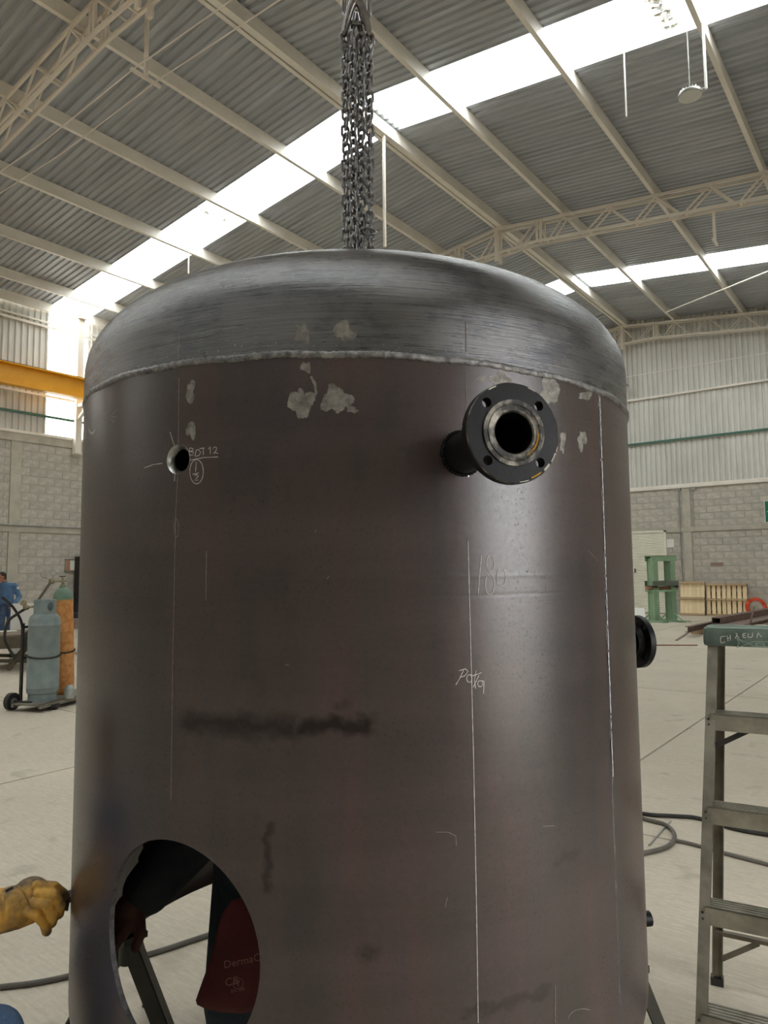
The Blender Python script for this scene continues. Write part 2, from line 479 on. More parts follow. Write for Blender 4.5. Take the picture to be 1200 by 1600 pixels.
# ------------------------------------------------------------------ trusses
TOPN = [0, 1.15, 1.95, 3.12, 4.25, 5.45, 6.55, 7.7, 8.85, 10.0, 11.1, 11.95]
BOTN = [.55, 1.5, 2.5, 3.7, 4.85, 6.0, 7.1, 8.25, 9.4, 10.55, 11.5]
def zb(dx):
    return 10.31 - SLOPE*max(0, abs(dx) - 1.15)
def truss(y, lab):
    t = E('roof_truss', (X_RIDGE, y, 0), label=lab, cat='truss', group='box trusses under the roof')
    zt = lambda dx: Z_PURLIN - .05 - SLOPE*abs(dx)
    for s in (-1, 1):
        for yy in (-.11, .11):
            bar('top_chord', (0, yy, zt(0)), (s*12, yy, zt(12)), .05, .06, M_cream2, t)
            bar('bottom_chord', (0, yy, zb(0)), (s*1.15, yy, zb(1.15)), .055, .055, M_cream2, t)
            bar('bottom_chord', (s*1.15, yy, zb(1.15)), (s*12, yy, zb(12)), .055, .055, M_cream2, t)
            for i, b in enumerate(BOTN):
                if i < len(TOPN)-1:
                    bar('web', (s*(b - .04), yy, zb(b)), (s*TOPN[i], yy, zt(TOPN[i]) - .03), .034, .034, M_cream2, t)
                    bar('web', (s*(b + .04), yy, zb(b)), (s*TOPN[i+1], yy, zt(TOPN[i+1]) - .03), .034, .034, M_cream2, t)
            bar('web', (s*1.32, yy, zb(1.32)), (s*1.32, yy, zt(1.32)), .05, .05, M_cream2, t)
            bar('web', (s*1.2, yy, zb(1.2)), (s*1.2, yy, zt(1.2)), .05, .05, M_cream2, t)
        for b in [.3 + 1.15*k for k in range(11)]:
            bar('batten', (s*b, -.11, zb(b)), (s*b, .11, zb(b)), .04, .04, M_cream2, t)
        for b in TOPN[1:]:
            bar('batten', (s*b, -.11, zt(b)), (s*b, .11, zt(b)), .04, .04, M_cream2, t)
    for yy in (-.11, .11):
        bar('king_post', (0, yy, zb(0) - .22), (0, yy, zt(0)), .1, .06, M_cream2, t)
    return t
truss(5.82, 'cream double-chord roof truss crossing the upper left corner')
truss(16.95, 'cream double-chord roof truss halfway to the far wall behind the tank top')
truss(26.95, 'cream double-chord roof truss close to the far corrugated gable wall')
truss(-5.4, 'cream roof truss behind the photographer, out of view')

# ================================================================== LEFT WALL (blocks below, ribbed sheets above)
BL, BHT = .495, .2465
def block_mesh(w, h, depth=.05, bv=.007):
    # front face proud, chamfered edge; face looks along +x, origin at its lower left
    m = .006; y0, y1, z0, z1 = m, w - m, m, h - m
    vs = [(-depth, y0, z0), (-depth, y1, z0), (-depth, y1, z1), (-depth, y0, z1),
          (-bv, y0, z0), (-bv, y1, z0), (-bv, y1, z1), (-bv, y0, z1),
          (0, y0+bv, z0+bv), (0, y1-bv, z0+bv), (0, y1-bv, z1-bv), (0, y0+bv, z1-bv)]
    fs = [(8, 9, 10, 11)] + [(4+i, 4+(i+1) % 4, 8+(i+1) % 4, 8+i) for i in range(4)] + [(i, (i+1) % 4, 4+(i+1) % 4, 4+i) for i in range(4)]
    me = MB().add(vs, fs).mesh('block'); me.materials.append(M_block); return me
BLOCK = {w: block_mesh(w*BL, BHT) for w in (1.0, .5)}
def lay_blocks(parent, to_world, length, z_bands, near, gaps):
    """courses of blocks along 0..length; those inside `near` become objects, the rest one joined mesh"""
    rest = MB(); count = 0
    row = 0
    for z0, z1 in z_bands:
        n = round((z1 - z0)/BHT); h = (z1 - z0)/n
        for r in range(n):
            s = -(BL/2 if row % 2 else 0); row += 1
            while s < length - .02:
                a, b = max(s, 0), min(s + BL, length); s += BL
                pieces = [(a, b)]
                for g0, g1 in gaps(z0 + r*h + h/2):
                    nxt = []
                    for p, q in pieces:
                        if q <= g0 or p >= g1: nxt.append((p, q)); continue
                        if p < g0 - .05: nxt.append((p, g0))
                        if q > g1 + .05: nxt.append((g1, q))
                    pieces = nxt
                for p, q in pieces:
                    w = q - p
                    if w < .06: continue
                    zz = z0 + r*h
                    M_ = to_world(p, zz)
                    if near[0] < (p + q)/2 < near[1] and count < 298:
                        o = bpy.data.objects.new('block', BLOCK[1.0]); COL.objects.link(o); o.parent = parent
                        o.matrix_basis = M_ @ Matrix.Translation((random.uniform(-.004, .004), 0, 0)) @ Matrix.Diagonal((1, w/BL, h/BHT, 1)); count += 1
                    else:
                        me = BLOCK[1.0]; D_ = M_ @ Matrix.Diagonal((1, w/BL, h/BHT, 1))
                        rest.add([D_ @ v.co for v in me.vertices], [tuple(f.vertices) for f in me.polygons])
    if rest.v: O('block_courses', rest, M_block, parent, kind='stuff', smooth=None)

Z_BT, Z_R0, Z_R1, Z_TB = 5.87, 2.90, 3.08, 5.57
wall_left = O('wall_left', MB().bb((X_LEFT - .2, Y_FRONT, -.012), (X_LEFT - .007, Y_BACK, Z_BT - .02)), M_mortar, kind='structure', label='left wall of grey concrete blocks with ribbed sheets above')
PIL_L = [9.80 + 5.0*k for k in range(-5, 4)]
def gaps_left(z):
    return [(p - .16 - Y_FRONT, p + .16 - Y_FRONT) for p in PIL_L]
lay_blocks(wall_left, lambda s, z: Matrix.Translation((X_LEFT, Y_FRONT + s, z)), Y_BACK - Y_FRONT - .02, [(0, Z_R0), (Z_R1, Z_TB)],
           (7.2 - Y_FRONT, 13.4 - Y_FRONT), gaps_left)
for p in PIL_L:
    O('pilaster', MB().bb((X_LEFT - .05, p - .155, 0), (X_LEFT + .03, p + .155, Z_R0)).bb((X_LEFT - .05, p - .155, Z_R1), (X_LEFT + .03, p + .155, Z_TB)), M_conc, wall_left, smooth=None)
O('ring_beam', MB().bb((X_LEFT - .05, Y_FRONT, Z_R0 + .005), (X_LEFT + .035, Y_BACK, Z_R1 - .005)), M_conc, wall_left, smooth=None)
O('top_beam', MB().bb((X_LEFT - .05, Y_FRONT, Z_TB + .005), (X_LEFT + .035, Y_BACK, Z_BT - .05)), M_conc, wall_left, smooth=None)
O('sill_channel', MB().bb((X_LEFT - .1, Y_FRONT, Z_BT - .05), (X_LEFT + .06, Y_BACK, Z_BT + .03)), M_cream, wall_left, smooth=None)
O('conduit', MB().tube([(X_LEFT + .07, y, 3.10) for y in (Y_FRONT, 10.6)], .022, 8).tube([(X_LEFT + .07, y, 3.095) for y in (10.6, Y_BACK)], .022, 8).tube([(X_LEFT + .07, 10.56, 3.1), (X_LEFT + .07, 10.64, 3.1)], .035, 8), M_grey_steel, wall_left)
Z_EAVE = roof_z(X_LEFT, .1)
def wall_sheet_mesh(w, z0, z1, n=7, depth=.045):
    prof = rib_profile(w, n, depth); mb = MB(); k = len(prof); vs = []
    for z in (z0, z1):
        for y, d in prof: vs.append((d, y, z))
    for z in (z0, z1):
        for y, d in prof: vs.append((d + .003, y, z))
    fs = []
    for i in range(k-1): fs += [(i, i+1, k+i+1, k+i), (2*k+i, 3*k+i, 3*k+i+1, 2*k+i+1)]
    return mb.add(vs, fs).mesh('wall_sheet')
WS_Z = wall_sheet_mesh(SHEET_W, Z_BT + .03, Z_EAVE); WS_Z.materials.append(M_zinc_wall)
WS_S = wall_sheet_mesh(SHEET_W, Z_BT + .03, Z_EAVE); WS_S.materials.append(M_sky)
y = 10.65 - SHEET_W*21; k = 0
while y < Y_BACK - .3:
    sky = abs(((y - 10.65)/SHEET_W) % 9) < .01 or abs(((y - 10.65)/SHEET_W) % 9 - 9) < .01
    o = bpy.data.objects.new('window_sheet' if sky else 'wall_sheet', WS_S if sky else WS_Z); COL.objects.link(o)
    o.parent = wall_left; o.location = (X_LEFT - .02, y, 0); y += SHEET_W
for z, w, h, m in ((7.06, .05, .06, M_cream), (7.2, .03, .03, M_cream), (6.43, .06, .07, M_green), (9.2, .05, .07, M_cream), (9.34, .05, .05, M_cream)):
    bar('girt', (X_LEFT + .08, Y_FRONT, z), (X_LEFT + .08, Y_BACK, z), w, h, m, wall_left)
for yp in (11.575, .5, 22.65):
    bar('steel_post', (X_LEFT + .14, yp, 5.42), (X_LEFT + .14, yp, Z_EAVE - .06), .2, .2, M_cream, wall_left, up=(1, 0, 0))
    O('post_head', MB().box((X_LEFT + .2, yp, Z_EAVE - .03), (.34, .26, .05)).box((X_LEFT + .1, yp, 5.4), (.26, .26, .03)), M_cream, wall_left, smooth=None)

# ================================================================== FAR GABLE WALL
Z_B2, Z_R2, Z_R3 = 4.62, 3.0, 3.18
wall_back = O('wall_back', MB().bb((X_LEFT, Y_BACK + .007, -.012), (X_RIGHT, Y_BACK + .2, Z_B2)), M_mortar, kind='structure', label='far gable wall of grey concrete blocks with ribbed sheets above')
PIL_B = [-6.995 + 4.6*k for k in range(-3, 3)]
def gaps_back(z):
    # distance runs from X_RIGHT leftwards
    g = [(X_RIGHT - p - .15, X_RIGHT - p + .15) for p in PIL_B]
    if z < 3.12: g.append((X_RIGHT + 7.76, X_RIGHT + 9.1))
    return g
RB = Matrix.Rotation(-pi/2, 4, 'Z')      # +x of a block -> -y ; +y -> +x
def to_back(s, z):
    return Matrix.Translation((X_RIGHT - s, Y_BACK, z)) @ Matrix(((0, -1, 0, 0), (-1, 0, 0, 0), (0, 0, 1, 0), (0, 0, 0, 1)))
lay_blocks(wall_back, to_back, X_RIGHT - X_LEFT - .1, [(0, Z_R2), (Z_R3, Z_B2)], (6.0, 13.2), gaps_back)
for p in PIL_B:
    O('pilaster', MB().bb((p - .145, Y_BACK - .03, 0), (p + .145, Y_BACK + .05, Z_R2)).bb((p - .145, Y_BACK - .03, Z_R3), (p + .145, Y_BACK + .05, Z_B2)), M_conc, wall_back, smooth=None)
    O('conduit', MB().tube([(p - .24, Y_BACK - .03, .6), (p - .24, Y_BACK - .03, 4.55)], .02, 8).tube([(p + .25, Y_BACK - .03, 3.0), (p + .25, Y_BACK - .03, 4.55)], .012, 8)
      .box((p - .24, Y_BACK - .04, 4.58), (.16, .07, .08)).box((p + .27, Y_BACK - .04, 4.56), (.2, .07, .1)), M_grey_steel, wall_back)
O('ring_beam', MB().bb((X_LEFT + .04, Y_BACK - .035, Z_R2 + .005), (-9.1, Y_BACK + .05, Z_R3 - .005)).bb((-9.1, Y_BACK - .03, 3.12), (-7.76, Y_BACK + .05, Z_R3 - .005)).bb((-7.76, Y_BACK - .035, Z_R2 + .005), (X_RIGHT, Y_BACK + .05, Z_R3 - .005)), M_conc, wall_back, smooth=None)
O('sill_channel', MB().bb((X_LEFT + .07, Y_BACK - .06, Z_B2), (X_RIGHT, Y_BACK + .1, Z_B2 + .07)), M_cream, wall_back, smooth=None)
O('sill_channel', MB().bb((X_LEFT + .07, Y_BACK - .03, Z_B2 + .08), (X_RIGHT, Y_BACK + .1, Z_B2 + .15)), M_cream, wall_back, smooth=None)
def gable_sheet(x0, x1):
    prof = rib_profile(x1 - x0); mb = MB(); n = len(prof); vs = []
    for o in (0, .003):
        for q in (0, 1):
            for s, d in prof:
                x = x0 + s; vs.append((x, Y_BACK + .02 + d*1.3 + o, Z_B2 + .12 if q == 0 else roof_z(x, PUR_H)))
    fs = []
    for i in range(n-1): fs += [(i, i+1, n+i+1, n+i), (2*n+i, 3*n+i, 3*n+i+1, 2*n+i+1)]
    return mb.add(vs, fs)
x = X_LEFT + .02
while x < X_RIGHT - .05:
    x1 = min(x + SHEET_W, X_RIGHT)
    O('wall_sheet', gable_sheet(x, x1), M_zinc_wall, wall_back, smooth=None); x = x1
for z, m, w in ((6.43, M_green, .07), (8.15, M_cream, .07)):
    bar('girt', (X_LEFT + .07, Y_BACK - .04, z), (X_RIGHT, Y_BACK - .04, z), w, w, m, wall_back)

# door with horizontal ribs
door = E('door_1', (-8.42, Y_BACK, 0), kind='structure', label='white metal door with horizontal ribs in the block wall')
M_door = pmat('white_door_paint', sr(224, 222, 208), sr(236, 234, 222), 2, .5)
mb = MB(); n = 48; zs = []
for i in range(n):
    z0 = .03 + i*(3.0/n); zs += [(z0, 0), (z0 + .018, -.02), (z0 + .045, -.02), (z0 + .058, 0)]
vs = [(xx, -.02 + d, z) for xx in (-.6, .6) for z, d in zs]; q = len(zs)
mb.add(vs, [(i, q + i, q + i + 1, i + 1) for i in range(q-1)]); O('door_leaf', mb, M_door, door, smooth=None)
O('door_frame', MB().bb((-.66, -.07, 0), (-.6, .03, 3.09)).bb((.6, -.07, 0), (.68, .03, 3.09)).bb((-.66, -.07, 3.02), (.68, .03, 3.1)).bb((-.6, -.05, 1.42), (.6, -.03, 1.47)), M_door, door, smooth=None)
O('door_backing', MB().bb((-.66, .02, 0), (.66, .05, 3.09)), M_door, door, smooth=None)
O('door_handle', MB().box((-.5, -.07, 1.6), (.03, .06, .16)), M_dark, door)

# ================================================================== RIGHT WALL WITH THE OPEN DOORWAY, WALL BEHIND THE CAMERA
mb = MB(); T0, T1 = X_RIGHT, X_RIGHT + .2; ztop = roof_z(X_RIGHT, .1)
mb.bb((T0, Y_FRONT, -.012), (T1, DOOR_Y0, ztop)).bb((T0, DOOR_Y1, -.012), (T1, Y_BACK, ztop)).bb((T0, DOOR_Y0, DOOR_Z), (T1, DOOR_Y1, ztop)).bb((T0, DOOR_Y0, -.012), (T1, DOOR_Y1, DOOR_Z0))
wall_right = O('wall_right', mb, M_block, kind='structure', label='right wall with a tall open window, out of view', smooth=None)
O('window_frame', MB().bb((T0 - .02, DOOR_Y0 - .08, DOOR_Z0), (T1 + .02, DOOR_Y0, DOOR_Z)).bb((T0 - .02, DOOR_Y1, DOOR_Z0), (T1 + .02, DOOR_Y1 + .08, DOOR_Z)).bb((T0 - .02, DOOR_Y0 - .08, DOOR_Z), (T1 + .02, DOOR_Y1 + .08, DOOR_Z + .1)).bb((T0 - .04, DOOR_Y0 - .08, DOOR_Z0 - .05), (T1 + .04, DOOR_Y1 + .08, DOOR_Z0)), M_cream, wall_right, smooth=None)
mb = MB(); mb.add([(X_LEFT, Y_FRONT, -.012), (X_RIGHT + .2, Y_FRONT, -.012), (X_RIGHT + .2, Y_FRONT, roof_z(X_RIGHT + .2, PUR_H)), (X_RIDGE, Y_FRONT, roof_z(X_RIDGE, PUR_H)), (X_LEFT, Y_FRONT, roof_z(X_LEFT, PUR_H)),
        (X_LEFT, Y_FRONT - .2, -.012), (X_RIGHT + .2, Y_FRONT - .2, -.012), (X_RIGHT + .2, Y_FRONT - .2, roof_z(X_RIGHT + .2, PUR_H)), (X_RIDGE, Y_FRONT - .2, roof_z(X_RIDGE, PUR_H)), (X_LEFT, Y_FRONT - .2, roof_z(X_LEFT, PUR_H))],
       [(0, 1, 2, 3, 4), (9, 8, 7, 6, 5), (0, 5, 6, 1), (1, 6, 7, 2), (2, 7, 8, 3), (3, 8, 9, 4), (4, 9, 5, 0)])
O('wall_front', mb, M_block, kind='structure', label='gable wall behind the photographer, out of view', smooth=None)

# ================================================================== OVERHEAD CRANE RUNWAY
crane = E('crane_runway_beam', (-20.2, 0, 6.97), label='yellow crane runway beam along the left wall', cat='beam')
O('web', MB().bb((-.012, Y_FRONT + .1, .03), (.012, Y_BACK - .1, .57)), M_yellow, crane, smooth=None)
O('top_flange', MB().bb((-.16, Y_FRONT + .1, .57), (.16, Y_BACK - .1, .605)), M_yellow, crane, smooth=None)
O('bottom_flange', MB().bb((-.14, Y_FRONT + .1, -.005), (.14, Y_BACK - .1, .03)), M_yellow, crane, smooth=None)
O('rail', MB().bb((-.03, Y_FRONT + .1, .605), (.03, Y_BACK - .1, .66)), M_dark, crane, smooth=None)
for yp in (.5, 11.575, 22.65):
    O('bracket', MB().box((-.42, yp, -.06), (.86, .14, .1)).beam((-.8, yp, -.55), (-.1, yp, -.1), .1, .08), M_cream, crane, smooth=None)

# ================================================================== THE TANK
TANK_D, K_R = 2.338, 0.36155
R_T = TANK_D*K_R
AX = radians(37.5 + 1.98)                                # heading of the tank axis, left of +Y
TDIR = Vector((-sin(AX), cos(AX), 0)); TRIGHT = Vector((cos(AX), sin(AX), 0))
TPOS = TDIR*TANK_D
Z_BOT, Z_SEAM, Z_FL, B_HEAD, N_HEAD = .53, 2.117, .085, .338, 2.3
TILT = radians(1.36)
tank = E('steel_tank', TPOS, AX, label='large dark steel vertical tank hanging in the middle of the shed', cat='tank')
MT = Matrix.Translation(TPOS) @ Matrix.Rotation(AX, 4, 'Z'); MTI = MT.inverted()
MH = Matrix.Translation((0, 0, Z_SEAM)) @ Matrix.Rotation(TILT, 4, 'Y'); MHI = MH.inverted()   # head frame inside the tank frame
def tsurf(phi, z, r=None):
    r = R_T if r is None else r
    return Vector((r*sin(phi), -r*cos(phi), z))
def head_f(p):
    return (hypot(p.x, p.y)/(R_T + .0015))**N_HEAD + (max(p.z - Z_SEAM - Z_FL, 0)/B_HEAD)**N_HEAD - 1
def tank_hit(x, y):
    """where the camera ray through a pixel meets the tank: (point, normal) in the tank's frame"""
    o = MTI @ EYE; d = MTI.to_3x3() @ ray(x, y)
    a = d.x**2 + d.y**2; b = o.x*d.x + o.y*d.y; c = o.x**2 + o.y**2 - R_T**2
    q = max(b*b - a*c, 0); t = (-b - sqrt(q))/a; p = o + d*t
    flat = Vector((p.x, p.y, 0)).normalized()
    if p.z < Z_SEAM - math.tan(TILT)*p.x: return p, flat
    if p.z < Z_SEAM + Z_FL: return p + flat*.0015, flat
    lo, hi = t, t + .01
    while head_f(o + d*hi) > 0 and hi < t + 1.5: hi += .01
    for _ in range(30):
        m = (lo + hi)/2
        if head_f(o + d*m) > 0: lo = m
        else: hi = m
    p = o + d*hi; e = 1e-4
    g = Vector([head_f(p + e*Vector(v)) - head_f(p - e*Vector(v)) for v in ((1, 0, 0), (0, 1, 0), (0, 0, 1))])
    return p, g.normalized()

# ------------------------------------------------------------------ materials
def shell_mat():
    k = Nodes('mill_scale_steel')
    tc = k.new('ShaderNodeTexCoord'); sx = k.new('ShaderNodeSeparateXYZ'); k.link(tc.outputs['Object'], sx.inputs[0])
    ang = k.math('ARCTAN2', sx.outputs['X'], k.math('MULTIPLY', sx.outputs['Y'], -1.0))       # 0 faces the photographer
    s = k.math('MULTIPLY', ang, R_T)
    cx = k.new('ShaderNodeCombineXYZ'); k.link(s, cx.inputs['X']); k.link(sx.outputs['Z'], cx.inputs['Y'])
    v = cx.outputs[0]
    def scaled(a, b):
        m = k.new('ShaderNodeMapping'); m.inputs['Scale'].default_value = (a, b, 1); k.link(v, m.inputs['Vector']); return m.outputs[0]
    big = k.noise(scaled(2.2, 1.1), 1.0, 5, .6)
    vert = k.noise(scaled(7, .5), 1.0, 4, .55)
    horiz = k.noise(scaled(.8, 9), 1.0, 4, .6)
    fine = k.noise(scaled(70, 70), 1.0, 4, .7)
    pit = k.noise(scaled(95, 75), 1.0, 3, .55)
    col = k.ramp(big, [(.38, sr(40, 36, 38)), (.5, sr(70, 54, 53)), (.62, sr(52, 46, 38))])
    col = k.mix(.42, col, k.ramp(vert, [(.4, sr(72, 51, 47)), (.52, sr(54, 48, 50)), (.62, sr(39, 39, 35))]))
    col = k.mix(.22, col, k.ramp(horiz, [(.42, sr(38, 30, 29)), (.6, sr(76, 62, 61))]))
    col = k.mix(.12, col, k.ramp(fine, [(.35, sr(18, 15, 15)), (.65, sr(80, 69, 67))]))
    pm = k.ramp(pit, [(.64, (0, 0, 0, 1)), (.74, (.5, .5, .5, 1))])
    col = k.mix(pm, col, sr(24, 19, 17))
    def stain(s0, s1, z0, z1, soft):
        # soft-edged wet smear with a scalloped outline
        w = k.math('MULTIPLY', k.math('SUBTRACT', k.noise(scaled(26, 26), 1.0, 2, .5), .5), .05)
        def step(val, edge, sgn):
            return k.math('MULTIPLY', k.math('SUBTRACT', val, edge) if sgn > 0 else k.math('SUBTRACT', edge, val), 1/soft, True) if False else \
                k.math('ADD', k.math('MULTIPLY', k.math('SUBTRACT', val, edge) if sgn > 0 else k.math('SUBTRACT', edge, val), 1/soft), .5, True)
        zz = k.math('ADD', sx.outputs['Z'], w); ss = k.math('ADD', s, w)
        m = k.math('MULTIPLY', step(ss, s0, 1), step(ss, s1, -1)); m = k.math('MULTIPLY', m, step(zz, z0, 1)); return k.math('MULTIPLY', m, step(zz, z1, -1))
    def sz(x, y):
        p, n_ = tank_hit(x, y); return atan2(p.x, -p.y)*R_T, p.z
    st = None
    for (x0, y0, x1, y1, soft, amt) in ((285, 1140, 470, 1122, .03, .6), (470, 1146, 585, 1122, .02, .75), (520, 1110, 545, 1096, .02, .35), (720, 1582, 860, 1548, .025, .7),
                                        (412, 1395, 424, 1290, .012, .5), (868, 1350, 905, 1330, .02, .5), (560, 1500, 590, 1482, .02, .4)):
        s0, z0 = sz(x0, y0); s1, z1 = sz(x1, y1)
        m = k.math('MULTIPLY', stain(min(s0, s1), max(s0, s1), min(z0, z1), max(z0, z1), soft), amt)
        st = m if st is None else k.math('MAXIMUM', st, m)
    col = k.mix(st, col, sr(18, 16, 15))
    # horizontal roll marks around the middle of the plate
    s0, z0 = sz(500, 935); s1, z1 = sz(500, 905)
    k.link(col, k.b.inputs['Base Color'])
    rgh = k.ramp(fine, [(.25, (.27, .27, .27, 1)), (.75, (.36, .36, .36, 1))])
    clus = k.noise(scaled(3.0, 2.2), 1.0, 3, .6)
    pm2 = k.math('MULTIPLY', k.ramp(k.noise(scaled(190, 135), 1.0, 3, .6), [(.58, (0, 0, 0, 1)), (.68, (1, 1, 1, 1))]), k.ramp(clus, [(.36, (.08, .08, .08, 1)), (.66, (.75, .75, .75, 1))]))
    rgh = k.mix(pm2, rgh, (.6, .6, .6, 1))
    k.link(rgh, k.b.inputs['Roughness'])
    k.b.inputs['Metallic'].default_value = .0
    k.link(k.math('MULTIPLY', k.math('MULTIPLY', k.math('SUBTRACT', 1.0, k.math('MULTIPLY', pm2, .8)), k.math('SUBTRACT', 1.0, k.math('MULTIPLY', st, .8))), .68), k.b.inputs['Specular IOR Level'])
    def ridge(y, wdt):
        zz = sz(820, y)[1]; q = k.math('DIVIDE', k.math('SUBTRACT', k.math('ADD', sx.outputs['Z'], k.math('MULTIPLY', k.math('SUBTRACT', big, .5), .02)), zz), wdt)
        return k.math('EXPONENT', k.math('MULTIPLY', k.math('MULTIPLY', q, q), -1.0))
    rolls = k.math('SUBTRACT', k.math('MULTIPLY', ridge(900, .005), 1.0), k.math('MULTIPLY', ridge(929, .004), 1.0))
    hh = k.math('ADD', k.math('MULTIPLY', rolls, .9), k.math('ADD', k.math('MULTIPLY', fine, .45), k.math('ADD', k.math('MULTIPLY', pit, -.3), k.math('MULTIPLY', horiz, .5))))
    k.bump(hh, .07, .005)
    return k.m
def head_mat():
    k = Nodes('spun_steel_head')
    tc = k.new('ShaderNodeTexCoord'); sx = k.new('ShaderNodeSeparateXYZ'); k.link(tc.outputs['Object'], sx.inputs[0])
    ang = k.math('ARCTAN2', sx.outputs['X'], k.math('MULTIPLY', sx.outputs['Y'], -1.0))
    rad = k.math('SQRT', k.math('ADD', k.math('MULTIPLY', sx.outputs['X'], sx.outputs['X']), k.math('MULTIPLY', sx.outputs['Y'], sx.outputs['Y'])))
    h = k.math('SUBTRACT', sx.outputs['Z'], k.math('MULTIPLY', rad, .6))
    cx = k.new('ShaderNodeCombineXYZ'); k.link(ang, cx.inputs['X']); k.link(h, cx.inputs['Y'])
    def scaled(a, b):
        m = k.new('ShaderNodeMapping'); m.inputs['Scale'].default_value = (a, b, 1); k.link(cx.outputs[0], m.inputs['Vector']); return m.outputs[0]
    streak = k.noise(scaled(2.6, 170), 1.0, 6, .75); band = k.noise(scaled(.9, 16), 1.0, 4, .6)
    blot = k.noise(scaled(5, 8), 1.0, 5, .65); fine = k.noise(tc.outputs['Object'], 60, 4, .6)
    col = k.ramp(band, [(.3, sr(68, 70, 76)), (.7, sr(112, 112, 114))])
    col = k.mix(.5, col, k.ramp(streak, [(.32, sr(44, 46, 52)), (.68, sr(150, 150, 150))]))
    col = k.mix(.35, col, k.ramp(blot, [(.35, sr(64, 66, 72)), (.62, sr(112, 108, 104))]))
    k.link(col, k.b.inputs['Base Color'])
    k.b.inputs['Metallic'].default_value = .8
    k.link(k.ramp(k.mix(.55, blot, streak), [(.3, (.17, .17, .17, 1)), (.7, (.4, .4, .4, 1))]), k.b.inputs['Roughness'])
    k.bump(k.math('ADD', k.math('MULTIPLY', streak, .8), k.math('MULTIPLY', fine, .25)), .3, .005)
    return k.m
M_shell, M_head = shell_mat(), head_mat()
M_inner = pmat('dull_inner_steel', sr(70, 66, 56), sr(92, 88, 76), 3, .7, .2, bump=.1)
M_weld = pmat('weld_bead', sr(92, 92, 94), sr(150, 148, 146), 60, .36, .85, bump=.5, bscale=220)
M_seamw = pmat('dull_seam_weld', sr(72, 70, 70), sr(104, 102, 102), 60, .4, .6, bump=.4, bscale=200)
M_weld_glint = pmat('painted_weld_glint', sr(214, 220, 228), sr(240, 243, 248), 40, .3, .2)
M_cut = pmat('cut_steel_edge', sr(150, 150, 148), sr(196, 196, 192), 30, .35, .9)
M_chalk = pmat('chalk_mark', sr(182, 178, 174), sr(208, 204, 200), 200, .9, lo=.3, hi=.7)
M_chalk_f = pmat('faint_chalk_mark', sr(118, 112, 108), sr(146, 140, 136), 160, .9)
M_grind = pmat('bare_ground_steel', sr(100, 97, 92), sr(142, 138, 131), 55, .5, .4, bump=.3, bscale=160)
M_black = pmat('black_flange_paint', sr(10, 11, 14), sr(18, 19, 23), 14, .45, .0, bump=.1, bscale=60, spec=.25)
M_worn = pmat('worn_black_and_bare_steel', sr(44, 42, 40), sr(150, 145, 134), 34, .45, .5, lo=.45, hi=.72, bump=.2, bscale=120)

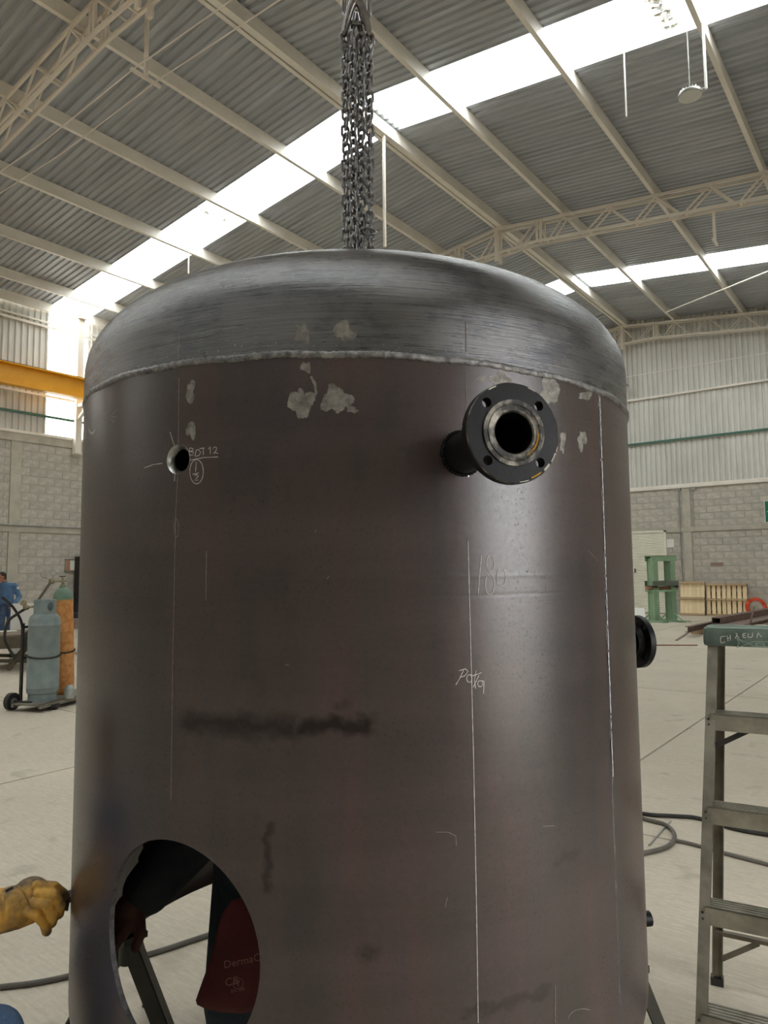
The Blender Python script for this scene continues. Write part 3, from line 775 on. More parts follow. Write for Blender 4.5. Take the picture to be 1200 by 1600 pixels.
# ------------------------------------------------------------------ shell with its cut openings
NPH, DZ = 240, (2.135 - Z_BOT)/54
def shell_mesh():
    zg = [Z_BOT + DZ*j for j in range(55)]
    # openings: (i0, i1, j0, j1, phi0, z0, half arc width, half height)
    dph = 360/NPH
    def cell(phi): return int(round((phi + 180)/dph))
    def row(z): return int(round((z - Z_BOT)/DZ))
    holes = [(cell(-45), cell(-12), row(.585), row(1.125), radians(-28.7), .853, .2145, .2245),
             (cell(-33), cell(-24), row(1.84), row(1.97), radians(-28.74), 1.906, .034, .0345),
             (cell(9), cell(21), row(1.82), row(1.99), radians(15.4), 1.905, .041, .041)]
    me = bmesh.new(); cache = {}
    def vert(phi, z, r):
        key = (round(phi, 5), round(z, 5), round(r, 5))
        if key not in cache: cache[key] = me.verts.new(tsurf(phi, z, r))
        return cache[key]
    ph = [radians(-180 + dph*i) for i in range(NPH)] ; ph.append(ph[0])
    for r, flip in ((R_T, False), (R_T - .012, True)):
        def face(vs):
            u = []
            for q in vs:
                if q not in u: u.append(q)
            if len(u) > 2:
                try: me.faces.new(u[::-1] if flip else u)
                except ValueError: pass
        for i in range(NPH):
            for j in range(54):
                if any(h[0] <= i < h[1] and h[2] <= j < h[3] for h in holes): continue
                face([vert(ph[i], zg[j], r), vert(ph[i+1], zg[j], r), vert(ph[i+1], zg[j+1], r), vert(ph[i], zg[j+1], r)])
        for h in holes:
            i0, i1, j0, j1, pc, zc, a, b = h
            per = [(ph[i], zg[j0]) for i in range(i0, i1)] + [(ph[i1], zg[j]) for j in range(j0, j1)] + \
                  [(ph[i], zg[j1]) for i in range(i1, i0, -1)] + [(ph[i0], zg[j]) for j in range(j1, j0, -1)]
            n = len(per); KR = 7; rings = []
            bore = []
            for p, z in per:
                t = atan2((z - zc)/b, (p - pc)*R_T/a)
                bore.append((pc + a*cos(t)/R_T, zc + b*sin(t)))
            for q in range(KR+1):
                w = (q/KR)**1.4
                rings.append([(x0 + (x1 - x0)*w, y0 + (y1 - y0)*w) for (x0, y0), (x1, y1) in zip(bore, per)])
            rings[-1] = per
            for q in range(KR):
                for m in range(n):
                    m2 = (m+1) % n
                    face([vert(*rings[q+1][m], r), vert(*rings[q+1][m2], r), vert(*rings[q][m2], r), vert(*rings[q][m], r)])
            if not flip: h_b = bore; holes[holes.index(h)] = h; cache[('bore', h)] = bore
    for h in holes:                                     # cut faces through the plate
        bore = cache[('bore', h)]; n = len(bore)
        for m in range(n):
            a_, b_ = bore[m], bore[(m+1) % n]
            try: me.faces.new([vert(*a_, R_T), vert(*b_, R_T), vert(*b_, R_T - .012), vert(*a_, R_T - .012)]).material_index = 1
            except ValueError: pass
    for zz in (zg[0], zg[-1]):
        for i in range(NPH):
            try: me.faces.new([vert(ph[i], zz, R_T), vert(ph[i+1], zz, R_T), vert(ph[i+1], zz, R_T - .012), vert(ph[i], zz, R_T - .012)])
            except ValueError: pass
    bmesh.ops.recalc_face_normals(me, faces=me.faces[:])
    m = bpy.data.meshes.new('shell'); me.to_mesh(m); me.free()
    m.materials.append(M_shell); m.materials.append(M_seamw)
    m.polygons.foreach_set('use_smooth', [True]*len(m.polygons)); m.set_sharp_from_angle(angle=radians(30))
    return m
O('shell', shell_mesh(), None, tank, label='dark mill-scale steel shell plate')

# lower knuckle, open underneath
prof = []
for i in range(9):
    q = radians(12)*i/8; prof.append((R_T*cos(q) if i else R_T, Z_BOT - .425*sin(q)))
inner = [(r - .012, z) for r, z in prof][::-1]
O('bottom_knuckle', MB().lathe(prof + inner, 160, loop=True), M_shell, tank, smooth=40)

# upper head
prof = [(R_T + .0015, 0), (R_T + .0015, Z_FL)]
for i in range(1, 57):
    q = (pi/2)*(i/56)**1.25; prof.append(((R_T + .0015)*cos(q)**(2/N_HEAD), Z_FL + B_HEAD*sin(q)**(2/N_HEAD)))
prof[-1] = (1e-6, Z_FL + B_HEAD)
mb = MB().lathe(prof, 192, Matrix.Translation((0, 0, Z_SEAM)), cap=False)
mb.v = [(v[0], v[1], v[2] - math.tan(TILT)*v[0] - .004) if abs(v[2] - Z_SEAM) < 1e-6 else v for v in mb.v]
dome = O('dished_head', mb, M_head, tank, label='brushed grey dished head on top of the shell', smooth=50)

# circumferential weld bead (rippled ring), in the head frame
mb = MB(); n = 900; rnd = random.Random(5); ringv = []
pro = [(-.008, -.002), (-.0065, .0016), (-.003, .0032), (.001, .0037), (.004, .003), (.0065, .0014), (.009, -.002)]
wob = [rnd.uniform(-1, 1) for _ in range(n)]
for i in range(n):
    a = 2*pi*i/n; amp = 1 + .22*wob[i] + .25*sin(a*7 + 1) ; dz = .0016*sin(a*23) + .0012*wob[(i*7) % n]
    for z, h in pro:
        r = R_T + .0015 + (h*amp if h > 0 else h); ringv.append((r*sin(a), -r*cos(a), z*(1 + .1*wob[(i*3) % n]) + dz - .002))
p = len(pro); mb.add(ringv, [(i*p + j, ((i+1) % n)*p + j, ((i+1) % n)*p + j + 1, i*p + j + 1) for i in range(n) for j in range(p-1)])
seam = O('ring_weld', mb, M_weld, tank, label='bright rippled weld bead around the head joint', smooth=60); seam.matrix_basis = MH

# vertical plate weld
mb = MB(); pv = radians(46.0); n = 420; vv = []
pro = [(-.0045, -.001), (-.002, .0014), (0, .002), (.002, .0014), (.0045, -.001)]
for i in range(n+1):
    z = Z_BOT + (2.105 - Z_BOT)*i/n; am = 1 + .3*rnd.uniform(-1, 1)
    for s_, h in pro: vv.append(tsurf(pv + (s_ + .0006*rnd.uniform(-1, 1))/R_T, z, R_T + h*am))
p = len(pro); mb.add(vv, [(i*p + j, i*p + j + 1, (i+1)*p + j + 1, (i+1)*p + j) for i in range(n) for j in range(p-1)])
O('seam_weld', mb, M_seamw, tank, label='vertical weld seam down the shell', smooth=60)
mb = MB()  # near-white strips: the weld's glint put into the colour
for i in range(150):
    z = 1.15 + .95*i/150
    if rnd.random() < .07: continue
    w = .0017*rnd.uniform(.5, 1.3); c = pv + (-.001 + .0008*rnd.uniform(-1, 1))/R_T
    mb.add([tsurf(c - w/R_T, z, R_T + .0030), tsurf(c + w/R_T, z, R_T + .0030), tsurf(c + w/R_T, z + .0065, R_T + .0030), tsurf(c - w/R_T, z + .0065, R_T + .0030)], [(0, 1, 2, 3)])
O('seam_highlight', mb, M_weld_glint, tank, label='painted highlight streak along the vertical weld', smooth=None)

# small bevelled hole rim on the left
c = tsurf(radians(-28.74), 1.906); nrm = Vector((c.x, c.y, 0)).normalized()
mz = Matrix.Translation(c) @ nrm.to_track_quat('Z', 'Y').to_matrix().to_4x4()
O('hole_rim', MB().lathe([(.025, -.016), (.0255, -.011), (.0338, .0006), (.0345, -.002)], 40, mz, cap=False), M_cut, tank, label='bright bevelled rim of the small round hole')
# ground ring around the manhole edge
# ------------------------------------------------------------------ nozzles
def nozzle(phi, z, length, lab, back=False):
    e = MT @ tsurf(phi, z)
    d = Vector((sin(phi), -cos(phi), 0))
    m = Matrix.Translation(tsurf(phi, z)) @ Matrix(((cos(phi), 0, sin(phi), 0), (sin(phi), 0, -cos(phi), 0), (0, 1, 0, 0), (0, 0, 0, 1)))
    # local frame: x sideways, y up, z outwards
    par = O('nozzle', MB().lathe([(.0445, -.03), (.0445, length - .02), (.039, length - .02), (.039, -.03)], 48, m, loop=True), M_black, tank, label=lab)
    fl = MB().lathe([(.0395, length - .045), (.055, length - .045), (.062, length - .024), (.0935, length - .024), (.0953, length - .022), (.0953, length - .002), (.0935, length), (.0395, length)], 72, m, loop=True)
    cut = []
    for q in range(4):
        a = pi/4 + q*pi/2; cm = m @ Matrix.Translation((.0762*cos(a), .0762*sin(a), length - .06)); cut.append(MB().lathe([(.0095, 0), (.0095, .1)], 20, cm))
    me = boolean_cut(fl, cut, 'flange'); f = O('flange', me, M_black, par, label='round black flange with four bolt holes')
    L = length
    O('raised_face', MB().lathe([(.0392, L - .003), (.0392, L + .001), (.0415, L + .0035), (.052, L + .0035), (.0535, L + .0045), (.0545, L + .003), (.0625, L + .003), (.0637, L - .001)], 72, m, cap=False), M_worn, par, label='worn grey raised face around the bore')
    O('flange_edge_wear', MB().lathe([(.0938, L + .0003), (.0956, L - .0018)], 72, m, cap=False), M_worn, par)
    mb = MB(); rr = random.Random(3)
    for q in range(40):
        a = 2*pi*q/40; t = tsurf(phi, z)
        # weld toe follows the shell
        x = .047*cos(a); y = .047*sin(a); sa = phi + x/R_T
        mb.ellipsoid(tsurf(sa, z + y, R_T + .001), (.0048, .0048, .0048), None, 6, 4)
    O('nozzle_weld', mb, M_black, par)
    return par
nozzle(radians(15.4), 1.905, .237, 'short pipe nozzle with a black flange facing the photographer')
nozzle(radians(105.4), 1.385, .225, 'pipe nozzle with a black flange on the far right side of the tank')
# spatter and tack dots at the foot of the front nozzle
mb = MB()
for (x, y) in ((696, 712), (731, 744), (722, 668)):
    q, nn = tank_hit(x, y); mb.ellipsoid(q, (.004, .004, .004), None, 8, 5)
O('tack_weld', mb, M_cut, tank)
# yellow crayon streaks on the flange face
ph = radians(15.4); L = .237
fm = Matrix.Translation(tsurf(ph, 1.905)) @ Matrix(((cos(ph), 0, sin(ph), 0), (sin(ph), 0, -cos(ph), 0), (0, 1, 0, 0), (0, 0, 0, 1)))
M_crayon = pmat('yellow_crayon', sr(176, 126, 30), sr(196, 150, 60), 60, .8)
M_scuff = pmat('white_scuff', sr(190, 186, 178), sr(220, 216, 208), 60, .8)
mb = MB()
for a0, a1, r in ((-60, 10, .0475), (-40, 0, .0495)):
    pts = [fm @ Vector((r*cos(radians(t)), r*sin(radians(t)), L + .0042)) for t in range(a0, a1+1, 5)]; mb.tube(pts, .0008, 5)
pts = [fm @ Vector((.090*cos(radians(t)), .090*sin(radians(t)), L + .0005)) for t in range(-68, -52, 3)]; mb.tube(pts, .0016, 5)
O('crayon_streak', mb, M_crayon, tank, label='yellow crayon streaks on the flange face')
mb = MB()
for a0, a1, r, w in ((-48, -38, .0915, .0022), (-34, -22, .0925, .0016), (-20, -14, .0935, .001), (112, 122, .0925, .0012), (60, 70, .093, .0008), (-84, -72, .0925, .0008)):
    pts = [fm @ Vector((r*cos(radians(t)), r*sin(radians(t)), L + .0004)) for t in range(a0, a1+1, 2)]; mb.tube(pts, w, 5)
O('paint_chip', mb, M_scuff, tank, label='bare chipped spots on the flange rim')

# stub on the lower right, behind the silhouette
q = Matrix.Translation(tsurf(radians(98), .475)) @ Matrix.Rotation(radians(98), 4, 'Z')
O('pipe_stub', MB().lathe([(.017, 0), (.017, .10), (.024, .10), (.024, .135), (.012, .135)], 20, q @ Matrix.Rotation(radians(90), 4, 'X')), M_black, tank, label='small dark coupling low on the right of the tank')
# lifting lug under the chains
O('lifting_lug', boolean_cut(MB().box((0, 0, Z_SEAM + Z_FL + B_HEAD + .035), (.16, .022, .11)), [MB().lathe([(.022, -.1), (.022, .1)], 24, Matrix.Translation((0, 0, Z_SEAM + Z_FL + B_HEAD + .045)) @ Matrix.Rotation(pi/2, 4, 'X'))]), M_shell, tank)

# ------------------------------------------------------------------ chalk, scratches and ground spots
def stroke_mesh(lines, w=.0018, off=.0009):
    mb = MB()
    for ln in lines:
        pts = []
        for a, b in zip(ln[:-1], ln[1:]):
            n = max(1, int(hypot(b[0]-a[0], b[1]-a[1])/4))
            pts += [(a[0] + (b[0]-a[0])*i/n, a[1] + (b[1]-a[1])*i/n) for i in range(n)]
        pts.append(ln[-1]); hs = [tank_hit(*p) for p in pts]
        vs = []
        for i, (p, nn) in enumerate(hs):
            t = hs[min(i+1, len(hs)-1)][0] - hs[max(i-1, 0)][0]
            sd = nn.cross(t)
            if sd.length < 1e-9: sd = Vector((0, 0, 1))
            sd.normalize(); ww = w*(.75 + .5*random.random())/2; p = p + nn*off
            vs += [p - sd*ww, p + sd*ww]
        mb.add(vs, [(2*i, 2*i+1, 2*i+3, 2*i+2) for i in range(len(hs)-1)])
    return mb
def arcpx(cx, cy, rx, ry, a0, a1, n=14):
    return [(cx + rx*cos(radians(a0 + (a1-a0)*i/n)), cy + ry*sin(radians(a0 + (a1-a0)*i/n))) for i in range(n+1)]
O('chalk_line', stroke_mesh([[(281.5, 505), (280.5, 570)], [(280, 590), (279, 698)], [(278, 742), (275, 800), (271, 1000), (267.5, 1250)]], .0017), M_chalk_f, tank, label='vertical chalk line through the small hole', smooth=None)
O('chalk_line', stroke_mesh([[(727.5, 500), (728, 555)], [(728, 572), (728, 650)]], .0014), M_chalk_f, tank, label='short chalk line above the flange', smooth=None)
O('chalk_line', stroke_mesh([[(731, 845), (735, 1000), (740, 1200), (744, 1400), (747, 1598)]], .0016), M_chalk, tank, label='long vertical chalk line below the flange', smooth=None)
for ln in ([(226, 731), (240, 726), (254, 724)], [(266, 675), (273, 697)], [(298, 719), (318, 715), (341, 714)], [(274, 738), (273, 752)], [(323, 860), (322, 938)]):
    O('chalk_line', stroke_mesh([ln], .0016), M_chalk if ln[0][1] < 800 else M_chalk_f, tank, smooth=None)
bdt = [[(297, 700), (296, 711)], [(297, 700), (302, 701), (302, 704), (297, 705)], [(297, 705), (303, 707), (302, 711), (296, 711)],
       [(307, 703), (305, 713)], [(307, 703), (311, 703), (314, 707), (311, 712), (305, 713)], [(312, 701), (320, 700)], [(318, 700), (318, 711)],
       [(326, 702), (329, 698), (329, 710)], [(333, 701), (336, 698), (339, 700), (338, 704), (334, 709)], [(334, 709), (337, 707), (341, 709)],
       [(307, 722), (306, 737)], [(301, 741), (311, 739)], arcpx(307, 744, 3, 2.2, -160, 60) + [(304, 751), (310, 750)],
       arcpx(307.5, 737, 10.5, 19, 0, 360, 28)]
O('chalk_writing', stroke_mesh(bdt, .0017), M_chalk, tank, label='chalk writing beside the small hole', smooth=None)
w180 = [[(752, 867), (749, 900), (747, 928)], arcpx(766, 880, 6, 13, -200, 150, 12) + arcpx(765, 913, 7, 16, -80, 250, 14), arcpx(783, 902, 7, 14, -60, 250, 14)]
O('chalk_writing', stroke_mesh(w180, .0016), M_chalk, tank, label='chalked number 180 right of the middle', smooth=None)
pata = [[(724, 1047), (718, 1060), (712, 1070)], [(717, 1048), (727, 1045), (731, 1049), (726, 1056), (719, 1058)], arcpx(733, 1060, 4, 6, -60, 250, 10) + [(737, 1054), (737, 1068)],
        [(744, 1048), (741, 1062), (743, 1076)], [(738, 1056), (752, 1051)], [(739, 1074), (748, 1055)], arcpx(750, 1068, 4, 5, -70, 240, 10) + [(756, 1064), (755, 1084)]]
O('chalk_writing', stroke_mesh(pata, .0016), M_chalk, tank, label='scrawled chalk word across the long chalk line', smooth=None)
w66 = [[(153, 648), (156, 644), (157, 650), (151, 668)], [(170, 641), (163, 650), (162, 658), (167, 661), (170, 655), (164, 652)], [(183, 640), (176, 648), (174, 656), (179, 659), (182, 652), (176, 651)]]
O('chalk_writing', stroke_mesh(w66, .002), M_chalk_f, tank, label='faint chalk figures near the left edge of the shell', smooth=None)
for ln in ([arcpx(276, 825, 3.5, 14, 0, 360, 16), [(682, 1300), (700, 1300), (712, 1306), (713, 1322)], [(699, 1402), (695, 1418)], [(866, 1290), (848, 1291)], [(918, 860), (926, 868), (935, 878)], [(452, 1040), (446, 1038)], [(494, 828), (492, 833)], [(514, 900), (511, 905)], arcpx(910, 1592, 22, 16, 180, 300, 10), [(867, 1540), (867, 1598)]]):
    O('scratch', stroke_mesh([ln], .0014), M_chalk_f, tank, smooth=None)
M_mark = pmat('thick_chalk_dab', sr(170, 166, 158), sr(196, 192, 186), 60, .85)
O('chalk_line', stroke_mesh([arcpx(144, 668, 5, 9, 20, 170, 10), [(135, 672), (133, 688)]], .006), M_mark, tank, label='thick chalk hook at the left edge', smooth=None)
def spot(cx, cy, rx, ry, seed):
    rr = random.Random(seed); n = 72; mb = MB(); ph_ = [rr.uniform(0, 6.3) for _ in range(6)]; am = [.13, .12, .1, .07, .05, .04]
    rad = [.86 + sum(am[k]*sin((k + 2)*2*pi*i/n + ph_[k]) for k in range(6)) + .07*rr.uniform(-1, 1) for i in range(n)]
    rings = [(0.02,), (.35,), (.7,), (1,)]; vs = []
    for (w,) in rings:
        for i in range(n):
            a = 2*pi*i/n; p, nn = tank_hit(cx + rx*w*rad[i]*cos(a), cy + ry*w*rad[i]*sin(a)); vs.append(p + nn*.0005)
    mb.add(vs, [(q*n + i, q*n + (i+1) % n, (q+1)*n + (i+1) % n, (q+1)*n + i) for q in range(3) for i in range(n)]); return mb
for (cx, cy, rx, ry, sd) in ((472, 522, 13, 18, 1), (537, 518, 18, 17, 2), (471, 630, 20, 28, 3), (525, 624, 23, 27, 4), (298, 613, 8, 20, 5), (299, 672, 10, 13, 6),
                             (858, 612, 16, 28, 7), (782, 592, 16, 14, 8), (909, 688, 8, 17, 9), (879, 690, 5, 18, 10), (152, 548, 4, 10, 11), (915, 618, 12, 8, 12), (752, 592, 8, 5, 13), (478, 574, 9, 10, 14), (550, 640, 10, 6, 15)):
    O('ground_spot', spot(cx, cy, rx, ry, sd), M_grind, tank, smooth=None)
arcs = [[(486, 588), (492, 600), (494, 614), (489, 622)]]
O('grinder_scuff', stroke_mesh(arcs, .006, .0006), M_grind, tank, smooth=None)
mb = MB(); rr = random.Random(9)
for i in range(46):
    x = rr.uniform(150, 960); base = 553 + (x - 520)**2*.00038
    p, nn = tank_hit(x, base - rr.uniform(6, 22)); mb.ellipsoid(p, (.0016,)*3, None, 5, 4)
O('weld_spatter', mb, M_weld, tank, kind='stuff')

# ================================================================== SUPPORT STANDS UNDER THE TANK
M_stand = pmat('dark_olive_angle_iron', sr(50, 50, 44), sr(70, 68, 60), 8, .5, .3)
ZR = Z_BOT - .425*sin(radians(12))
RR = R_T*cos(radians(12)) - .006
def stand(phi, lab, spread, rz=0.0):
    top = MT @ tsurf(phi, ZR, RR)
    e = E('tank_stand', (top.x, top.y, 0), rz, label=lab, cat='stand', group='trestle stands carrying the tank')
    O('head_plate', MB().box((0, 0, ZR - .012), (.09, .09, .02)), M_stand, e)
    O('neck', MB().lathe([(.03, ZR - .1), (.03, ZR - .02)], 16), M_stand, e)
    for (dx, dy) in spread:
        a, b = Vector((dx*.16, dy*.16, ZR - .03)), Vector((dx, dy, .0))
        b.z = .004
        t = (b - a).normalized(); w = .048
        mb = MB()
        x = t.cross(Vector((0, 0, 1))).normalized(); y = x.cross(t).normalized()
        mb.beam(a + y*.0, b, w, .007).beam(a + x*w/2 - y*w/2, b + x*w/2 - y*w/2, .007, w)
        O('leg', mb, M_stand, e, smooth=None)
        O('foot_plate', MB().box((dx*1.02, dy*1.02, .004), (.06, .06, .008)), M_stand, e)
    return e
def local_px(phi, x, y, zf=0.0):
    top = MT @ tsurf(phi, ZR, RR); p = on_floor(x, y, zf); return (p.x - top.x, p.y - top.y)
# feet placed from the photographed legs; camera-left and camera-right stands
fwd, rgt = Vector((-sin(AZ), cos(AZ))), Vector((cos(AZ), sin(AZ)))
def off(a, b): v = rgt*a + fwd*b; return (v.x, v.y)
stand(radians(-105), 'dark angle-iron stand under the left rim of the tank, one leg seen through the manhole', [local_px(radians(-105), 290, 1665), local_px(radians(-105), 96, 1625), off(-.02, .34)])
stand(radians(84), 'dark angle-iron stand under the right rim of the tank', [local_px(radians(84), 1062, 1682), off(-.2, -.28), off(.12, .36)])
stand(radians(-6), 'dark angle-iron stand under the near rim of the tank', [off(.28, .16), off(-.28, .16), off(0, -.32)])

# ================================================================== CHAINS, MASTER LINK, CRANE HOOK
M_chain = pmat('oiled_steel_chain', sr(104, 102, 106), sr(150, 148, 150), 40, .28, .85)
def link_mesh(pitch=.031, wr=.0053, hw=.0122):
    hs = pitch/2 + wr - hw; pts = []
    for i in range(9): a = pi*i/8; pts.append((hw*cos(a), 0, hs + hw*sin(a)))
    for i in range(9): a = pi + pi*i/8; pts.append((hw*cos(a), 0, -hs + hw*sin(a)))
    me = MB().tube(pts, wr, 8, closed=True, up=(0, 1, 0)).mesh('link', 80); fix_normals(me); me.materials.append(M_chain); return me
LINK = link_mesh()
zc = lambda y: at_dist(556, y, TANK_D).z
Z_CT = zc(62); Z_APEX = Z_SEAM + Z_FL + B_HEAD
strands = [(-.040, .004, 'leftmost'), (-.0135, -.012, 'second from left'), (.0125, .010, 'third from left'), (.0425, -.004, 'rightmost')]
for si, (dx, dy, w) in enumerate(strands):
    p = TPOS + TRIGHT*dx + TDIR*dy
    e = E('lifting_chain', (p.x, p.y, Z_APEX + .05), AX, label='%s strand of the steel lifting chain above the tank' % w, cat='chain', group='strands of the lifting chain')
    n = int((Z_CT - Z_APEX - .05)/.031); a0 = (.25, -.5, .45, -.2)[si]; tw = (.012, -.02, .016, .03)[si]
    for k in range(n):
        o = bpy.data.objects.new('link', LINK); COL.objects.link(o); o.parent = e
        o.location = (.002*sin(k*1.7 + si), .002*cos(k*1.3 + si), .02 + k*.031)
        o.rotation_euler = (0, .05*sin(k*2.1 + si), a0 + (pi/2 if k % 2 else 0) + tw*k + .15*sin(k*.9 + si))
M_hook = pmat('polished_dark_hook_steel', sr(120, 118, 120), sr(165, 162, 162), 20, .22, .9)
def oblong(w, h, r, seg=12):
    hs = h/2 - w/2; pts = []
    for i in range(13): a = pi*i/12; pts.append((w/2*cos(a), 0, hs + w/2*sin(a)))
    for i in range(13): a = pi + pi*i/12; pts.append((w/2*cos(a), 0, -hs + w/2*sin(a)))
    return MB().tube(pts, r, seg, closed=True, up=(0, 1, 0))
zml = zc(33)
c = TPOS + Vector((0, 0, zml + .115)) + TDIR*.01
ml = E('master_link', c, AX, label='polished oblong master link at the top of the lifting chain', cat='chain link')
O('oblong_ring', oblong(.088, .235, .0085), M_hook, ml, smooth=80)
# pear-shaped coupler hung over the master link, strands leave from its feet
cz = zc(52)
cp = E('chain_coupler', TPOS + Vector((0, 0, cz)), AX, label='thick forked steel coupler joining the chain strands to the master link', cat='coupler')
O('fork', MB().tube(spline([(-.045, 0, -.01), (-.036, -.006, .03), (-.016, -.02, .085), (0, -.026, .10), (.016, -.02, .085), (.036, -.006, .03), (.045, 0, -.012)], 6), [.0095 + .006*sin(pi*i/36) for i in range(37)], 12), M_hook, cp, smooth=80)
O('fork', MB().tube(spline([(-.02, .012, -.012), (-.012, .02, .04), (0, .03, .10), (.012, .02, .04), (.02, .012, -.012)], 6), [.008 + .004*sin(pi*i/24) for i in range(25)], 12), M_hook, cp, smooth=80)
for x in (-.045, -.02, .02, .045):
    O('pin', MB().tube([(x, -.016, -.012), (x, .02, -.012)], .0075, 10), M_hook, cp, smooth=80)
for si, (dx, dy, w) in enumerate(strands):
    o = bpy.data.objects.new('end_link', LINK); COL.objects.link(o); o.parent = cp
    o.location = (dx, dy*.5, Z_CT - cz - .002); o.rotation_euler = (0, 0, .4 + si); o.scale = (1.25, 1.25, 1.25)
# loose ring beside the chain foot
q = at_dist(578, 362, TANK_D - .03)
O('loose_ring', MB().tube([(.023*cos(2*pi*i/24), .004*sin(4*pi*i/24), .011*sin(2*pi*i/24)) for i in range(24)], .0035, 8, closed=True), M_chain, None, 'small loose steel ring hooked on the foot of the right chain strand', 'ring', loc=q, rot=(0, .2, AX), smooth=80)
# crane hook and block above the frame
zh = zml + .26
hk = E('crane_hook', TPOS + Vector((0, 0, zh)), AX, label='crane hook block over the tank, just above the picture', cat='hook')
O('hook', MB().tube(spline([(.05, 0, .13), (.072, 0, .05), (.05, 0, -.03), (0, 0, -.055), (-.05, 0, -.02), (-.055, 0, .05), (-.01, 0, .11), (0, 0, .2)], 6), [.012 + .018*sin(pi*min(1, i/30)) for i in range(43)], 12), M_hook, hk, smooth=80)
O('block', MB().bevbox((0, 0, .34), (.26, .16, .3), .03), M_yellow, hk)
for x in (-.08, .08):
    O('rope', MB().tube([(x, 0, .48), (x, 0, 8.345 - zh)], .006, 8), M_dark, hk)
cb = E('crane_bridge', (0, TPOS.y, 8.35), label='yellow crane bridge girder high above the tank, out of view', cat='crane')
O('girder', MB().bb((-20.1, -.18, .0), (2.6, .18, .7)), M_yellow, cb, smooth=None)
O('end_truck', MB().bb((-20.35, -1.1, -.72), (-20.05, 1.1, .0)), M_yellow, cb, smooth=None)

# ================================================================== STEP LADDER
M_alu = pmat('worn_aluminium', sr(132, 128, 116), sr(166, 162, 148), 9, .4, .65, bump=.1, bscale=60, stretch=(1, 1, 1))
M_alu_d = pmat('dull_aluminium_side', sr(104, 98, 84), sr(132, 126, 112), 9, .5, .55)
M_cap = pmat('dark_green_cast_cap', sr(80, 96, 86), sr(104, 118, 108), 14, .55, .0, bump=.25, bscale=90)
M_cap_line = pmat('rubbed_green_edge', sr(140, 162, 148), sr(160, 180, 166), 30, .6)
lad = E('step_ladder', (-.69, 2.49, 0), radians(9), label='worn aluminium step ladder with a dark green top cap', cat='ladder')
W2 = .28
def rail_pt(z, side, inset=0.0):
    x = .061*z/1.127; x = x if side < 0 else 2*W2 - x
    return Vector((x + (inset if side < 0 else -inset), .309*z/1.127, z))
for s in (-1, 1):
    a, b = rail_pt(.0, s), rail_pt(1.385, s)
    mb = MB(); t = (b - a).normalized()
    q = .0105*(1 if s < 0 else -1)
    # channel: front flange, outer web, rear flange
    mb.beam(a + Vector((q, 0, 0)), b + Vector((q, 0, 0)), .033, .004, up=(0, -1, 0))
    mb.beam(a + Vector((q, .056, 0)), b + Vector((q, .056, 0)), .033, .004, up=(0, -1, 0))
    mb.beam(a + Vector((q*-.4, .028, 0)), b + Vector((q*-.4, .028, 0)), .004, .058, up=(0, -1, 0))
    O('front_rail', mb, M_alu, lad, smooth=None)
    fb = MB().box(a + Vector((q*.6, .028, .03)), (.045, .075, .06)); O('foot', fb, M_dark, lad)
    ra, rb_ = Vector((.006 if s < 0 else 2*W2 - .006, .677, 0)), Vector((.088 if s < 0 else 2*W2 - .088, .46, 1.385))
    mb = MB(); o_ = Vector((.017*(1 if s < 0 else -1), 0, 0))
    mb.beam(ra + o_, rb_ + o_, .036, .004, up=(0, -1, 0)).beam(ra, rb_, .004, .026, up=(0, -1, 0)).beam(ra + o_*2, rb_ + o_*2, .004, .02, up=(0, -1, 0))
    O('rear_rail', mb, M_alu_d, lad, smooth=None)
    O('foot', MB().box(ra + o_ + Vector((0, 0, .015)), (.046, .036, .03)), M_dark, lad)
for k, z in enumerate((1.127, .822, .517, .212)):
    l, r = rail_pt(z, -1), rail_pt(z, 1); st = E('unused')
    bpy.data.objects.remove(st)
    y0 = l.y - .008; x0, x1 = l.x + .012, r.x - .012
    mb = MB(); mb.bb((x0, y0, z - .058), (x1, y0 + .003, z)).bb((x0, y0, z - .003), (x1, y0 + .085, z)).bb((x0, y0 + .082, z - .03), (x1, y0 + .085, z))
    step = O('step', mb, M_alu, lad, smooth=None)
    mb = MB()
    for g in range(5):
        mb.bb((x0 + .004, y0 + .006 + g*.017, z), (x1 - .004, y0 + .011 + g*.017, z + .0025))
    O('tread_rib', mb, M_alu, step, smooth=None)
    for s in (-1, 1):
        p = rail_pt(z - .03, s); q = .0105*(1 if s < 0 else -1)
        for dz in (-.009, .012):
            O('rivet', MB().ellipsoid(p + Vector((q - q*.4, -.003, dz)), (.0045, .003, .0045), None, 10, 6), M_dark, step)
for s in (-1, 1):
    a = rail_pt(1.01, s, .03) + Vector((0, .05, 0)); b = rail_pt(1.075, s, .14) + Vector((0, .045, 0))
    O('knee_brace', MB().beam(a, b, .018, .004, up=(0, -1, 0)), M_dark, lad, smooth=None)
def rear_pt(z, s, inset=0.0):
    f = z/1.385; x = .006 + (.088 - .006)*f; y = .677 + (.46 - .677)*f
    return Vector((x + inset if s < 0 else 2*W2 - x - inset, y, z))
for z in (.70, .215):
    O('rear_bar', MB().beam(rear_pt(z, -1, .01), rear_pt(z, 1, .01), .003, .026, up=(0, -.2, 1)).beam(rear_pt(z, -1, .01) + Vector((0, -.012, .012)), rear_pt(z, 1, .01) + Vector((0, -.012, .012)), .022, .003, up=(0, 0, 1)), M_alu_d, lad, smooth=None)
for s in (-1, 1):
    O('rear_brace', MB().beam(rear_pt(.10, s, .02), rear_pt(.205, s, .16), .02, .003, up=(0, -1, 0)), M_alu_d, lad, smooth=None)
O('cap', MB().bevbox((W2, .445, 1.398), (.45, .19, .066), .012), M_cap, lad, label='dark green cast top cap with scratched letters')
